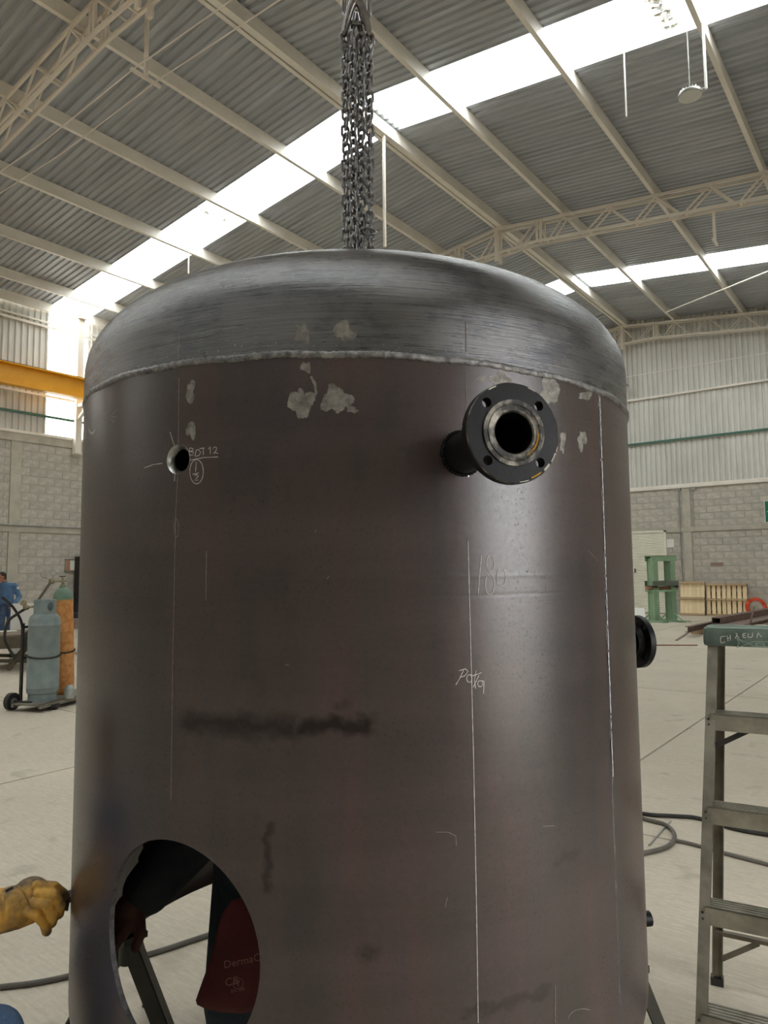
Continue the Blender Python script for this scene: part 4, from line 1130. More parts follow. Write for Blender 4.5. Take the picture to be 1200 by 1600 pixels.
O('cap_edge', MB().bb((.07, .356, 1.4305), (.49, .372, 1.4325)).bb((.07, .40, 1.4305), (.49, .408, 1.4325)).bb((.07, .52, 1.4305), (.49, .528, 1.4325)), M_cap_line, lad, smooth=None)
def flat_strokes(lines, y, w, x0, z0, sc):
    mb = MB()
    for ln in lines:
        for (xa, za), (xb, zb_) in zip(ln[:-1], ln[1:]):
            mb.beam((x0 + xa*sc, y, z0 - za*sc), (x0 + xb*sc, y, z0 - zb_*sc), w, .0006, up=(0, -1, 0))
    return mb
XC, ZC_, PX = .056, 1.431, .0026                     # cap's left edge at pixel 1098, top at 983
lets = [[(29, 11), (23, 12), (22, 17), (23, 21), (28, 19)], [(31, 10), (32, 18)], [(35, 9), (35, 17)], [(31, 14), (35, 13)], [(41, 14), (44, 8), (42, 6)], [(43, 9), (46, 13)],
        [(51, 7), (51, 12), (55, 12)], [(51, 7), (55, 6)], [(51, 9), (54, 9)], [(58, 6), (57, 11), (60, 12), (63, 10), (63, 5)], [(68, 12), (70, 5), (74, 11)]]
O('scratched_letters', flat_strokes(lets, .3497, .0026, XC, ZC_, PX), M_chalk, lad, label='letters scratched into the green cap', smooth=None)
arrow = [[(43, 13), (58, 20), (42, 27), (46, 20), (43, 13)], [(45, 15), (52, 20)], [(58, 20), (64, 17), (140, 17)], [(58, 20), (64, 24), (140, 24)]]
O('embossed_arrow', flat_strokes(arrow, .3499, .0018, XC, ZC_, PX), M_cap_line, lad, smooth=None)
tm = text_mesh('CUPRUM', .026, .0004); tx = O('embossed_lettering', tm, M_cap_line, lad, label='raised maker lettering on the cap')
tx.location = (XC + 65*PX, .3497, ZC_ - 23.7*PX); tx.rotation_euler = (pi/2, 0, 0); tx.scale = (1.35, .7, 1)

# ================================================================== GAS CART ON THE LEFT
M_lpg = pmat('grey_blue_cylinder_paint', sr(112, 126, 128), sr(130, 142, 142), 7, .5, 0, bump=.05, bscale=30)
M_oxy = pmat('scuffed_orange_cylinder_paint', sr(184, 122, 64), sr(206, 150, 90), 16, .65, 0, bump=.15, bscale=70, lo=.4, hi=.6)
M_oxyg = pmat('green_shoulder_paint', sr(96, 124, 108), sr(116, 142, 124), 9, .5)
M_brass = pmat('tarnished_brass', sr(120, 112, 90), sr(170, 162, 136), 30, .35, .7)
M_rub = pmat('black_rubber', sr(34, 32, 30), sr(50, 48, 44), 12, .7)
M_hose = pmat('grey_rubber_hose', sr(84, 80, 74), sr(104, 100, 92), 5, .6)
cpos = on_floor(66, 1098, .1); chead = AZ + radians(25.7)
yv, xv = Vector((-sin(chead), cos(chead), 0)), Vector((cos(chead), sin(chead), 0))
cpos = Vector((cpos.x, cpos.y, 0)) + yv*.19
crz = chead + radians(48)
cart = E('gas_cart', cpos, crz, label='two-wheeled steel cart carrying the grey and orange gas cylinders', cat='cart')
O('deck', MB().box((.28, 0, .09), (1.1, .42, .02)).box((.28, -.2, .075), (1.1, .03, .05)).box((.28, .2, .075), (1.1, .03, .05)), pmat('grey_cart_deck', sr(112, 108, 98), sr(136, 132, 120), 9, .6, .3), cart)
for y in (.29,):
    w = O('wheel', MB().tube([(-.18, y - .03, .105), (-.18, y + .03, .105)], .105, 24), M_rub, cart)
    O('hub', MB().tube([(-.18, y - .04, .105), (-.18, y + .04, .105)], .045, 16), M_grey_steel, w)
O('axle', MB().tube([(-.18, .0, .105), (-.18, .3, .105)], .014, 10), M_dark, cart)
for y in (-.1, .1):
    O('caster', MB().tube([(.74, y - .02, .045), (.74, y + .02, .045)], .045, 16).box((.74, y, .085), (.06, .05, .03)), M_rub, cart)
O('upright', MB().beam((-.1, .235, .1), (-.1, .235, 1.05), .03, .03, up=(1, 0, 0)).beam((.6, .235, .1), (.6, .235, 1.05), .03, .03, up=(1, 0, 0)).beam((-.1, .235, .62), (.6, .235, .62), .02, .03).beam((-.1, .235, 1.0), (.6, .235, 1.0), .02, .03), M_dark, cart, smooth=None)
O('handle', MB().tube(spline([(-.1, .235, .95), (-.13, .25, 1.1), (-.2, .33, 1.28), (-.3, .38, 1.38)], 6), .016, 10), M_dark, cart)
O('caster_fork', MB().box((-.02, -.2, .045), (.14, .05, .05)).box((-.02, -.2, .02), (.05, .07, .04)), M_dark, cart)
# LPG cylinder
wp = lambda x, y, z: Matrix.Translation(cpos) @ Matrix.Rotation(crz, 4, 'Z') @ Vector((x, y, z))
g = E('gas_cylinder', wp(0, 0, .1), crz, label='stout grey gas cylinder with a perforated collar on the cart', cat='gas cylinder')
O('body', MB().lathe([(.165, 0), (.165, .09), (.178, .10), (.185, .13), (.185, .16), (.188, .165), (.185, .17), (.185, .92), (.188, .925), (.185, .93), (.183, .98), (.168, 1.03), (.135, 1.065), (.07, 1.08), (.0001, 1.083)], 40), M_lpg, g)
ring = MB().lathe([(.128, 1.05), (.128, 1.235), (.122, 1.24), (.118, 1.235), (.118, 1.05)], 40, loop=True)
# handhole facing the camera side
adir = atan2(-1, .55) + radians(-48)
hm = Matrix.Rotation(adir, 4, 'Z') @ Matrix.Translation((.05, 0, 1.155)) @ Matrix.Rotation(pi/2, 4, 'Y')
O('collar', boolean_cut(ring, [MB().lathe([(.052, 0), (.052, .16)], 24, hm @ Matrix.Diagonal((1.05, .75, 1, 1)))], 'collar'), M_lpg, g)
O('valve', MB().lathe([(.03, 1.07), (.03, 1.12), (.018, 1.13), (.018, 1.17), (.035, 1.17), (.035, 1.19)], 16), M_brass, g)
O('paint_scuff', MB().box((0, 0, 0), (.001, .001, .001)), M_scuff, g) if False else None
# oxygen cylinder, leaning slightly
ox = E('gas_cylinder', (wp(.545, -.02, .1) - xv*.12), 0, label='tall slim orange gas cylinder with a green shoulder on the cart', cat='gas cylinder', rot=(0, 0, crz))
lean = Matrix.Rotation(radians(-1.8), 4, 'Y')
ox.matrix_basis = Matrix.Translation((wp(.545, -.02, .1) - xv*.12)) @ Matrix.Rotation(chead, 4, 'Z') @ Matrix.Rotation(radians(-2.2), 4, 'Y')
O('body', MB().lathe([(.11, .004), (.122, .02), (.124, .05), (.124, .8), (.1252, .805), (.1252, .815), (.124, .82), (.124, 1.225)], 36), M_oxy, ox)
O('shoulder', MB().lathe([(.1242, 1.215), (.122, 1.26), (.112, 1.305), (.09, 1.345), (.06, 1.37), (.042, 1.378), (.042, 1.405), (.0001, 1.405)], 36), M_oxyg, ox)
O('valve', MB().lathe([(.026, 1.4), (.026, 1.43), (.016, 1.44), (.016, 1.52), (.03, 1.52), (.03, 1.535), (.0001, 1.54)], 14).tube([(-.02, 0, 1.47), (.05, 0, 1.47)], .014, 10), M_brass, ox)
for k in range(4):
    a = pi*k/4; O('handwheel_spoke', MB().beam((-.035*cos(a), -.035*sin(a), 1.528), (.035*cos(a), .035*sin(a), 1.528), .014, .012), M_dark, ox)
rg = E('regulator', ox.matrix_basis @ Vector((-.1, -.02, 1.47)), chead, label='gauge regulator with two dials screwed to the orange cylinder', cat='regulator')
O('body', MB().ellipsoid((-.03, 0, 0), (.042, .042, .038)).tube([(-.03, 0, 0), (.08, 0, .0)], .013, 10), M_brass, rg)
for (x, z) in ((-.13, .085), (-.015, .105)):
    d = O('gauge', MB().lathe([(.038, -.015), (.038, .015), (.034, .018), (.034, .012)], 24, Matrix.Translation((x, 0, z)) @ Matrix.Rotation(pi/2, 4, 'X'), cap=False).lathe([(.037, -.014), (.0001, -.014)], 24, Matrix.Translation((x, 0, z)) @ Matrix.Rotation(pi/2, 4, 'X')).beam((x, 0, z - .03), (-.03 + x*.2, 0, .02), .012, .012), M_brass, rg)
    O('dial', MB().lathe([(.034, .0125), (.0001, .0125)], 24, Matrix.Translation((x, 0, z)) @ Matrix.Rotation(pi/2, 4, 'X'), cap=False), pmat('dial_face', sr(170, 172, 164), sr(190, 190, 182), 8, .5), d, smooth=None)
rp = rg.location
h0 = rp - xv*.05 - Vector((0, 0, .02))
O('gas_hose', MB().tube(spline([h0, h0 - xv*.06 - Vector((0, 0, .1)), h0 - xv*.14 - Vector((0, 0, .24)), h0 - xv*.16 - yv*.02 - Vector((0, 0, .36)), h0 - xv*.17 + yv*.2 - Vector((0, 0, .75))], 6), .017, 10), M_hose, None, 'dark gas hose dropping from the orange cylinder regulator', 'hose')
r2p = wp(0, 0, 1.25) - xv*.21
rg2 = E('regulator', r2p, chead, label='small brass regulator beside the collar of the grey cylinder', cat='regulator')
O('body', MB().ellipsoid((0, 0, 0), (.04, .035, .035)).tube([(0, 0, 0), (.11, 0, .01)], .014, 10).tube([(-.02, 0, .02), (-.07, 0, .05)], .012, 8), M_brass, rg2)
O('gauge', MB().lathe([(.034, -.014), (.034, .014), (.0001, .016)], 20, Matrix.Translation((-.03, 0, .055)) @ Matrix.Rotation(pi/2, 4, 'X')), M_brass, rg2)
O('gas_hose', MB().tube(spline([r2p + xv*.02, r2p - xv*.1 - Vector((0, 0, .08)), r2p - xv*.2 - Vector((0, 0, .18)), r2p - xv*.22 - Vector((0, 0, .4)), r2p - xv*.1 - Vector((0, 0, .62))], 6), .017, 10), M_rub, None, 'black gas hose leaving the grey cylinder regulator', 'hose')
# tie chain round both cylinders, valve cap on the deck
pts = []
for i in range(40):
    t = i/39; a = -pi*.95 + 1.0*pi*t
    pts.append(wp(0, 0, .66) + xv*.192*cos(a) + yv*.192*sin(a) - Vector((0, 0, .03*sin(pi*t))))
tc_ = MB()
for i in range(len(pts)-1): tc_.tube([pts[i], pts[i+1]], .009 if i % 2 else .013, 6)
pts = []
oc = ox.matrix_basis @ Vector((0, 0, .57))
for i in range(26):
    t = i/25; a = -pi*.98 + .98*pi*t; pts.append(oc + xv*.131*cos(a) + yv*.131*sin(a) - Vector((0, 0, .03*sin(pi*t))))
for i in range(len(pts)-1): tc_.tube([pts[i], pts[i+1]], .009 if i % 2 else .013, 6)
O('tie_chain', tc_, M_dark, None, 'thin dark chain strapped round both gas cylinders', 'chain')
vc = wp(.19, -.2, .1) + xv*.03
O('valve_cap', MB().lathe([(.062, 0), (.064, .02), (.062, .1), (.055, .135), (.035, .16), (.0001, .165)], 24), pmat('galvanised_cap', sr(146, 152, 146), sr(176, 180, 174), 14, .45, .3), None, 'grey domed valve cap standing on the cart between the cylinders', 'cap', loc=vc)

# ================================================================== WORK TABLE AND THINGS BEHIND IT
M_tb = pmat('rusty_plate', sr(108, 94, 80), sr(132, 116, 100), 6, .6, .3)
M_tb2 = pmat('olive_table_frame', sr(82, 76, 60), sr(102, 94, 78), 7, .65)
ta = on_floor(0, 1062); tz = .62
tdir = (on(46, 1000, 2, tz) - on(0, 994, 2, tz)); tdir.z = 0
tbl = E('work_table', (on(20, 988, 2, tz).x, on(20, 988, 2, tz).y, 0), chead, label='low rusty steel work table behind the gas cart', cat='table')
O('top', MB().box((-.45, 0, tz - .015), (1.9, 1.3, .03)), M_tb, tbl)
O('apron', MB().box((-.45, -.62, tz - .13), (1.84, .05, .2)).box((-.45, .62, tz - .13), (1.84, .05, .2)), M_tb2, tbl)
for y in (-.45, .45):
    for x, dx in ((.28, -.32), (.42, -.05), (-1.2, .3)):
        O('leg', MB().beam((x, y, tz - .2), (x + dx, y, 0), .07, .05, up=(0, 1, 0)), M_tb2, tbl, smooth=None)
O('stretcher', MB().beam((-1.2, -.45, .24), (.3, -.45, .14), .05, .06).beam((-1.2, .45, .24), (.3, .45, .14), .05, .06), M_tb2, tbl, smooth=None)
tw = lambda x, y, z: tbl.matrix_basis @ Vector((x, y, z))
O('paper_sheet', MB().box((0, 0, .002), (.3, .22, .004)), M_white, None, 'white paper lying on the rusty work table', 'paper', loc=(tbl.location + xv*-.1 + yv*.35 + Vector((0, 0, tz))), rot=(0, 0, chead + .2))
O('steel_offcut', MB().box((0, 0, .008), (.5, .16, .016)), M_dark, None, 'dark flat steel offcut on the work table', 'offcut', loc=(tbl.location - xv*.5 - yv*.2 + Vector((0, 0, tz))), rot=(0, 0, chead + .15))
cc = E('cable_coil', tbl.location + xv*.36 - yv*.78 + Vector((0, 0, tz - .1)), chead, label='coil of dark cable hung on the corner of the work table', cat='cable')
for k in range(5):
    O('turn', MB().tube([((.13 + .015*k)*cos(2*pi*i/28), .03*k - .05 + .02*sin(2*pi*i/28), (.14 + .012*k)*sin(2*pi*i/28)) for i in range(28)], .016, 8, closed=True), M_rub, cc)
O('leaning_panel', MB().box((0, 0, .55), (.42, .03, 1.1), Matrix.Rotation(radians(-7), 3, 'X')), M_white, None, 'white panel leaning behind the work table', 'panel', loc=on_floor(33, 1032), rot=(0, 0, chead))
lk = E('locker', (X_LEFT + .35, 12.05, 0), 0, label='tall dark steel locker against the left block wall', cat='locker')
O('body', MB().bb((-.28, -.4, .05), (.28, .4, 2.2)), M_dark, lk, smooth=None); O('door', MB().bb((.28, -.38, .08), (.3, .38, 2.16)), M_dark, lk, smooth=None)
O('plinth', MB().bb((-.26, -.38, 0), (.26, .38, .05)), M_dark, lk, smooth=None)
nb = E('notice_board', (X_LEFT + .02, 11.62, 1.93), 0, label='small framed notice board on the left block wall', cat='board')
O('panel', MB().bb((-.01, -.24, -.19), (.02, .26, .19)), pmat('cork_board', sr(170, 126, 92), sr(190, 146, 110), 40, .9), nb, smooth=None)
O('frame', MB().bb((0, -.26, .17), (.035, .28, .2)).bb((0, -.26, -.2), (.035, .28, -.17)).bb((0, -.26, -.2), (.035, -.23, .2)).bb((0, .25, -.2), (.035, .28, .2)), M_grey_steel, nb, smooth=None)
O('notice', MB().bb((.02, -.1, -.15), (.024, .22, .16)), M_white, nb, smooth=None)
sb = E('steel_bench', on_floor(140, 1018), chead, label='brown steel bench partly hidden behind the tank and orange cylinder', cat='bench')
O('top', MB().box((0, 0, .62), (.9, .6, .2)), pmat('pinkish_brown_plate', sr(132, 112, 102), sr(150, 130, 120), 5, .6), sb, smooth=None)
for x in (-.38, .38):
    for y in (-.24, .24): O('leg', MB().box((x, y, .26), (.06, .06, .52)), M_dark, sb, smooth=None)
O('vice', MB().bevbox((0, 0, .06), (.28, .2, .12), .02).box((-.1, 0, .16), (.06, .18, .1)).box((.08, 0, .16), (.06, .18, .1)).tube([(.1, 0, .13), (.24, 0, .13)], .018, 10), M_dark, None, 'dark vice on the brown steel bench', 'vice', loc=sb.location + Vector((0, 0, .72)) - xv*.28, rot=(0, 0, chead))

# ================================================================== FAR RIGHT BACKGROUND
M_press = pmat('green_press_paint', sr(132, 162, 132), sr(146, 176, 146), 3, .5)
pr = E('hydraulic_press', on_floor(1036, 971), AZ - radians(21) + radians(32), label='green H-frame shop press standing before the white door', cat='press')
for x in (-.3, .3):
    O('column', MB().bb((x - .08, -.19, .06), (x + .08, -.16, 2.02)).bb((x - .08, .16, .06), (x + .08, .19, 2.02)).bb((x - .06, -.17, .06), (x + .06, .17, .93)).bb((x - .06, -.17, 1.13), (x + .06, .17, 2.0)), M_press, pr, smooth=None)
    O('foot', MB().bb((x - .1, -.62, 0), (x + .1, .62, .06)), M_press, pr, smooth=None)
    O('gusset', MB().beam((x, -.58, .06), (x, -.2, .25), .03, .03).beam((x, .58, .06), (x, .2, .25), .03, .03), M_press, pr, smooth=None)
O('top_beam', MB().bb((-.44, -.2, 1.9), (.44, -.16, 2.08)).bb((-.44, .16, 1.9), (.44, .2, 2.08)).bb((-.44, -.2, 2.05), (.44, .2, 2.08)), M_press, pr, smooth=None)
O('base_plate', MB().bb((-.75, -.35, 0), (.75, -.12, .02)), M_press, pr, smooth=None)
O('bed', MB().bb((-.44, -.25, 1.12), (.44, -.2, 1.28)).bb((-.44, .2, 1.12), (.44, .25, 1.28)), pmat('grey_green_channel', sr(94, 104, 92), sr(110, 118, 106), 4, .55), pr, smooth=None)
O('bed', MB().bb((-.42, -.26, .94), (.42, .26, 1.0)), M_press, pr, smooth=None)
O('bed_pin', MB().tube([(-.36, -.32, 1.1), (-.36, .32, 1.1)], .03, 10).tube([(.36, -.32, 1.1), (.36, .32, 1.1)], .03, 10), M_dark, pr)
M_wood = pmat('new_pine', sr(236, 212, 166), sr(248, 230, 194), 9, .75, stretch=(6, 6, .8), obj_var=.12)
M_wood_d = pmat('weathered_pine', sr(176, 150, 118), sr(202, 176, 142), 8, .8, stretch=(3, 3, 3), obj_var=.15)
O('wood_packer', MB().bevbox((0, 0, .055), (1.05, .2, .1), .01), pmat('reddish_timber', sr(140, 98, 78), sr(172, 132, 104), 7, .8), None, 'reddish timber packer lying across the bed of the green press', 'timber', loc=pr.location + Vector((0, 0, 1.0)), rot=(0, 0, AZ - radians(21) + radians(32)))
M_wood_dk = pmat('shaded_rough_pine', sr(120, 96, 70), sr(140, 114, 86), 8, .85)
def pallet(xl, xr, ybase, H_, nb_, gap, lab, lean, stringer_front=True, yoff=0.0):
    a, b = on_floor(xl, ybase), on_floor(xr, ybase)
    yb = Y_BACK - .16 - lean - yoff
    a, b = on(xl, ybase - 3, 1, yb), on(xr, ybase - 3, 1, yb)
    w = b.x - a.x
    e = E('wooden_pallet', (a.x, yb, 0), 0, label=lab, cat='pallet', group='pallets leaning on the far wall')
    e.rotation_euler = (-math.atan2(lean, H_)*.8, 0, 0)
    bw = (w - gap*(nb_-1))/nb_
    for k in range(nb_):
        O('deck_board', MB().bb((k*(bw + gap), .0, .0), (k*(bw + gap) + bw, .02, H_)), M_wood, e, smooth=None)
    for z in (.02, H_*.28, H_*.62, H_ - .17):
        O('rear_board', MB().bb((0, .095, z), (w, .115, z + .15)), M_wood_dk, e, smooth=None)
    for z in (0, H_/2 - .03, H_ - .07):
        O('spacer', MB().bb((0, .021, z), (w, .094, z + .07)), M_wood_dk, e, smooth=None)
        O('stringer', MB().bb((-.01, -.08, z + (.0 if z else .0)), (w + .01, -.0005, z + .07)), M_wood_d, e, smooth=None)
    return e
pallet(1063, 1101, 962, 1.2, 6, .006, 'leftmost pallet with close-set pale boards beside the green press', .22)
pallet(1105, 1135, 963, 1.13, 4, .045, 'middle pallet with dark gaps between its boards', .1)
pallet(1136.5, 1168, 963, 1.13, 4, .04, 'right pallet next to the coiled red hose', .12)
M_red = pmat('orange_red_hose', sr(206, 66, 38), sr(222, 90, 56), 8, .55)
p = on(1183, 962, 1, 26.75); p.z = .0
rc = E('hose_coil', (p.x, 26.7, 0), 0, label='coiled orange-red hose standing against the far wall', cat='hose')
for k in range(6):
    r = .24 + .03*(k % 3); O('turn', MB().tube([(r*cos(2*pi*i/36), .06*(k//3) - .1 + .02*sin(i), .345 + r*sin(2*pi*i/36)) for i in range(36)], .028, 8, closed=True), M_red, rc)
# steel sections on timber bearers
M_beam = pmat('primer_brown_steel', sr(116, 96, 90), sr(140, 120, 112), 4, .6, .2)
def section(x0, y0, x1, y1, z, kind, lab):
    a, b = Vector((x0, y0, 0)), Vector((x1, y1, 0)); L = (b - a).length
    e = E('steel_section', (x0, y0, z), -atan2(x1 - x0, y1 - y0), label=lab, cat='steel beam', group='steel sections stacked on bearers')
    t = .02
    if kind == 'box': pf = [(-.11, 0), (.11, 0), (.11, .16), (-.11, .16)]
    if kind == 'box':
        O('wall', MB().bb((-.11, 0, 0), (-.095, L, .16)).bb((.095, 0, 0), (.11, L, .16)), M_beam, e, smooth=None)
        O('flange', MB().bb((-.11, 0, .145), (.11, L, .16)).bb((-.11, 0, 0), (.11, L, .015)), M_beam, e, smooth=None)
    elif kind == 'plate':
        O('plate', MB().bb((-.25, 0, 0), (.25, L, .03)), M_beam, e, smooth=None)
        O('rib', MB().bb((-.02, .1, -.1), (.02, L - .1, 0)), M_beam, e, smooth=None)
    else:
        O('web', MB().bb((-.01, 0, 0), (.01, L, .14)), M_beam, e, smooth=None)
        O('flange', MB().bb((-.07, 0, .13), (.07, L, .145)).bb((-.07, 0, 0), (.07, L, .012)), M_beam, e, smooth=None)
    return e
bx, by = -4.55, 18.6
for k, yy in enumerate((19.3, 21.4, 23.6)):
    O('timber_bearer', MB().bevbox((0, 0, .06), (1.9, .12, .12), .01), M_wood_d, None, ('nearest', 'middle', 'farthest')[k] + ' timber bearer under the stacked steel sections', 'timber', loc=(-4.0, yy, 0))
section(-4.1, 18.9, -3.75, 25.2, .22, 'plate', 'wide flat plate section on the bearers behind the ladder cap')
section(-4.42, 19.6, -4.05, 25.4, .25, 'box', 'brown box section on top of the steel stack')
section(-4.75, 18.2, -4.5, 24.2, .122, 'i', 'low brown joist at the left of the steel stack')
section(-3.4, 19.2, -3.1, 25, .122, 'i', 'brown joist at the right of the steel stack')
O('flat_bar', MB().bb((-.03, 0, 0), (.03, 3.6, .012)), M_beam, None, 'thin flat bar on the floor before the steel stack', 'steel bar', loc=(on_floor(1057, 1001).x, on_floor(1057, 1001).y, .002), rot=(0, 0, radians(8)))
O('prop_bar', MB().beam((0, 0, 0), (.18, .1, .75), .05, .03), M_beam, None, 'short bar propped upright against the steel stack', 'steel bar', loc=(-3.55, 18.6, 0))
O('paint_can', MB().lathe([(.12, 0), (.12, .2), (.125, .2), (.125, .22), (.0001, .22)], 20), pmat('red_can_paint', sr(150, 60, 50), sr(170, 76, 64), 6, .5), None, 'red can standing by the steel stack at the right edge', 'can', loc=(-3.2, 18.7, 0))
O('foam_block', MB().bevbox((0, 0, .05), (.3, .2, .1), .01), M_white, None, 'white block on top of the red can', 'block', loc=(-3.2, 18.7, .22))
# sheet leaning by the door, wall notices, signs
O('white_sheet', MB().box((0, 0, .16), (.5, .6, .02), Matrix.Rotation(radians(35), 3, 'X')), M_white, None, 'white sheet lying askew at the foot of the white door', 'sheet', loc=on_floor(996, 966), rot=(0, 0, .4))
O('wall_notice', MB().bb((-.13, -.01, -.15), (.13, 0, .15)), M_white, None, 'white paper notice on the block wall beside the door', 'notice', loc=(-7.6, Y_BACK - .035, 2.6))
O('wall_plaque', MB().bb((-.2, -.03, -.055), (.2, 0, .055)), pmat('brown_plaque', sr(128, 106, 92), sr(150, 126, 110), 30, .8), None, 'small brown plaque on the far block wall above the pallets', 'plaque', loc=(-6.05, Y_BACK - .005, 1.81))
sg = E('exit_sign', (-4.44, Y_BACK - .05, 3.2), 0, label='green sign with a white arrow on the far wall at the right edge', cat='sign')
O('panel', MB().bb((0, 0, 0), (.9, .02, .76)), pmat('green_sign', sr(28, 112, 84), sr(34, 120, 92), 2, .5), sg, smooth=None)
mw = Matrix(((1, 0, 0, 0), (0, 0, 1, -.004), (0, 1, 0, 0), (0, 0, 0, 1)))
O('arrow', MB().prism([(.08, .38), (.3, .58), (.3, .45), (.55, .45), (.55, .31), (.3, .31), (.3, .18)], .003, mw), M_white, sg, smooth=None)
O('border', MB().bb((.0, -.003, 0), (.9, 0, .02)).bb((0, -.003, .74), (.9, 0, .76)).bb((0, -.003, 0), (.02, 0, .76)).bb((.88, -.003, 0), (.9, 0, .76)), M_white, sg, smooth=None)

# ================================================================== HOSES AND CABLES ON THE FLOOR
def floor_cable(name, px, r, mat, lab, n=8):
    pts = [on_floor(x, y) for x, y in px]; pts = [Vector((p.x, p.y, r)) for p in pts]
    O(name, MB().tube(spline(pts, n), r, 10), mat, None, lab, 'hose' if 'hose' in name else 'cable')
floor_cable('welding_cable', [(-60, 1556), (0, 1547), (50, 1541), (105, 1530), (185, 1508), (250, 1490), (322, 1466), (420, 1436), (520, 1420)], .011, M_hose, 'grey cable crossing the floor at lower left and behind the tank')
floor_cable('welding_cable', [(940, 1262), (1008, 1275), (1050, 1278), (1088, 1281), (1125, 1292), (1165, 1302), (1230, 1312)], .013, M_rub, 'upper dark cable on the floor behind the ladder')
floor_cable('welding_cable', [(960, 1268), (1008, 1283), (1040, 1292), (1054, 1308), (1045, 1325), (1008, 1336), (960, 1340)], .013, M_hose, 'looped grey cable curling beside the tank on the floor')
floor_cable('welding_cable', [(1050, 1315), (1078, 1321), (1110, 1330), (1150, 1341), (1240, 1364)], .011, M_hose, 'lower grey cable running right from the loop past the ladder')
floor_cable('welding_cable', [(920, 1010), (1000, 1009), (1090, 1009)], .012, pmat('red_brown_cable', sr(120, 70, 60), sr(140, 84, 72), 5, .6), 'thin red-brown cable across the floor behind the flange')
floor_cable('steel_rod', [(1048, 1284), (1014, 1322)], .005, M_grey_steel, 'thin steel rod lying across the looped cable')

# ================================================================== THINGS HANGING FROM THE ROOF
def lamp(pos, drop, lab, conduit=True):
    e = E('high_bay_lamp', pos, 0, label=lab, cat='lamp')
    O('housing', MB().lathe([(.185, 0), (.19, .02), (.18, .05), (.1, .075), (.0001, .08)], 36), M_grey_steel, e)
    O('lens', MB().lathe([(.175, -.004), (.0001, -.004)], 36, cap=False), pmat('lamp_lens', sr(206, 208, 204), sr(216, 218, 214), 4, .3), e, smooth=None)
    for k in range(18):
        a = 2*pi*k/18; O('fin', MB().box((.13*cos(a), .13*sin(a), .075), (.06, .006, .05), Matrix.Rotation(a, 3, 'Z')), M_grey_steel, e)
    O('suspension', MB().tube([(0, 0, .07), (0, 0, drop)], .008, 8), M_grey_steel, e)
    if conduit: O('conduit', MB().tube([(.24, 0, .02), (.24, 0, 1.15)], .022, 10).tube([(.1, 0, .05), (.24, 0, .05)], .01, 8), M_white, e)
    return e
lamp((-2.61, 11.5, 9.14), 1.445, 'round high-bay lamp hanging at upper right under the translucent strip')
lamp((-8.95, 26.84, 8.62), 1.5, 'small round lamp hanging before the far gable wall', False)
def pole(x, y, z0, z1, lab, foot=0):
    e = E('hanger', (x, y, 0), 0, label=lab, cat='hanger', group='steel hangers below the roof')
    O('drop', MB().beam((0, 0, z0), (0, 0, z1), .055, .055, up=(1, 0, 0)), M_cream2, e, smooth=None)
    if foot: O('crossbar', MB().box((0, 0, z0), (.05, foot, .05)), M_cream2, e, smooth=None)
    return e
q = on(228, 122, 2, 9.7); q1 = on(213, 112, 2, 9.7); q2 = on(244, 133, 2, 9.7)
h1 = pole(q.x, q.y, 9.7, roof_z(q.x, .02), 'cream hanger with a crossbar holding two cables at upper left', .55)
q3 = on(1117, 378, 1, 17.06); pole(q3.x, 17.06, q3.z, zb(q3.x - X_RIDGE), 'thin cream hanger with a crossbar below the middle truss', .4)
O('conduit_drop', MB().tube([(0, 0, 0), (0, 0, 1.485)], .014, 8), M_white, None, 'thin white conduit hanging near the round lamp', 'conduit', loc=(-3.62, 11.5, 9.22))
O('conduit_drop', MB().beam((0, 0, 0), (0, 0, 2.5), .05, .05, up=(1, 0, 0)), M_cream2, None, 'cream drop pole right behind the chain', 'conduit', loc=(-8.83, 11.62, roof_z(-8.83) - 2.5))
for k, (sx_, nm) in enumerate(((-.2, 'nearer'), (.2, 'farther'))):
    y_ = q.y + sx_
    O('crane_cable', MB().tube([(-20.8, y_, 9.62)] + [(x_, y_, 9.76 - .10*(1 - abs(((x_ - q.x)/3) % 2 - 1))) for x_ in [q.x + d for d in (-6, -4.5, -3, -1.5, 0, 1.5, 3, 4.5, 6, 9, 12)]], .012, 6), M_cream2, None, nm + ' of two thin cables strung under the left roof slope', 'cable')
for (a, b, yy, lab) in (((985, 588), (1200, 551), 26.6, 'thin cable strung before the far gable wall'),):
    p, q_ = on(*a, 1, yy), on(*b, 1, yy); d = q_ - p
    O('strung_cable', MB().tube([p - d*.8, p, q_, q_ + d], .014, 6), M_cream, None, lab, 'cable')
p, q_ = on(1040, 488, 1, 24.8), on(1200, 424, 1, 22.8); d = q_ - p
O('brace_rod', MB().tube([p, q_, q_ + d*.6], .02, 6), M_cream, None, 'thin cream brace rod slanting under the far roof bay', 'rod')
for (x_, y_, ya, yb, lab) in ((298, 402, 13.2, 0, 'a'),):
    pp = on(296, 398, 0, -15.42); O('conduit_drop', MB().tube([(0, 0, 0), (0, 0, .6)], .02, 6), M_cream2, None, 'short cream drop rod above the left shoulder of the tank', 'conduit', loc=(pp.x - .03, pp.y, roof_z(pp.x) - .59))

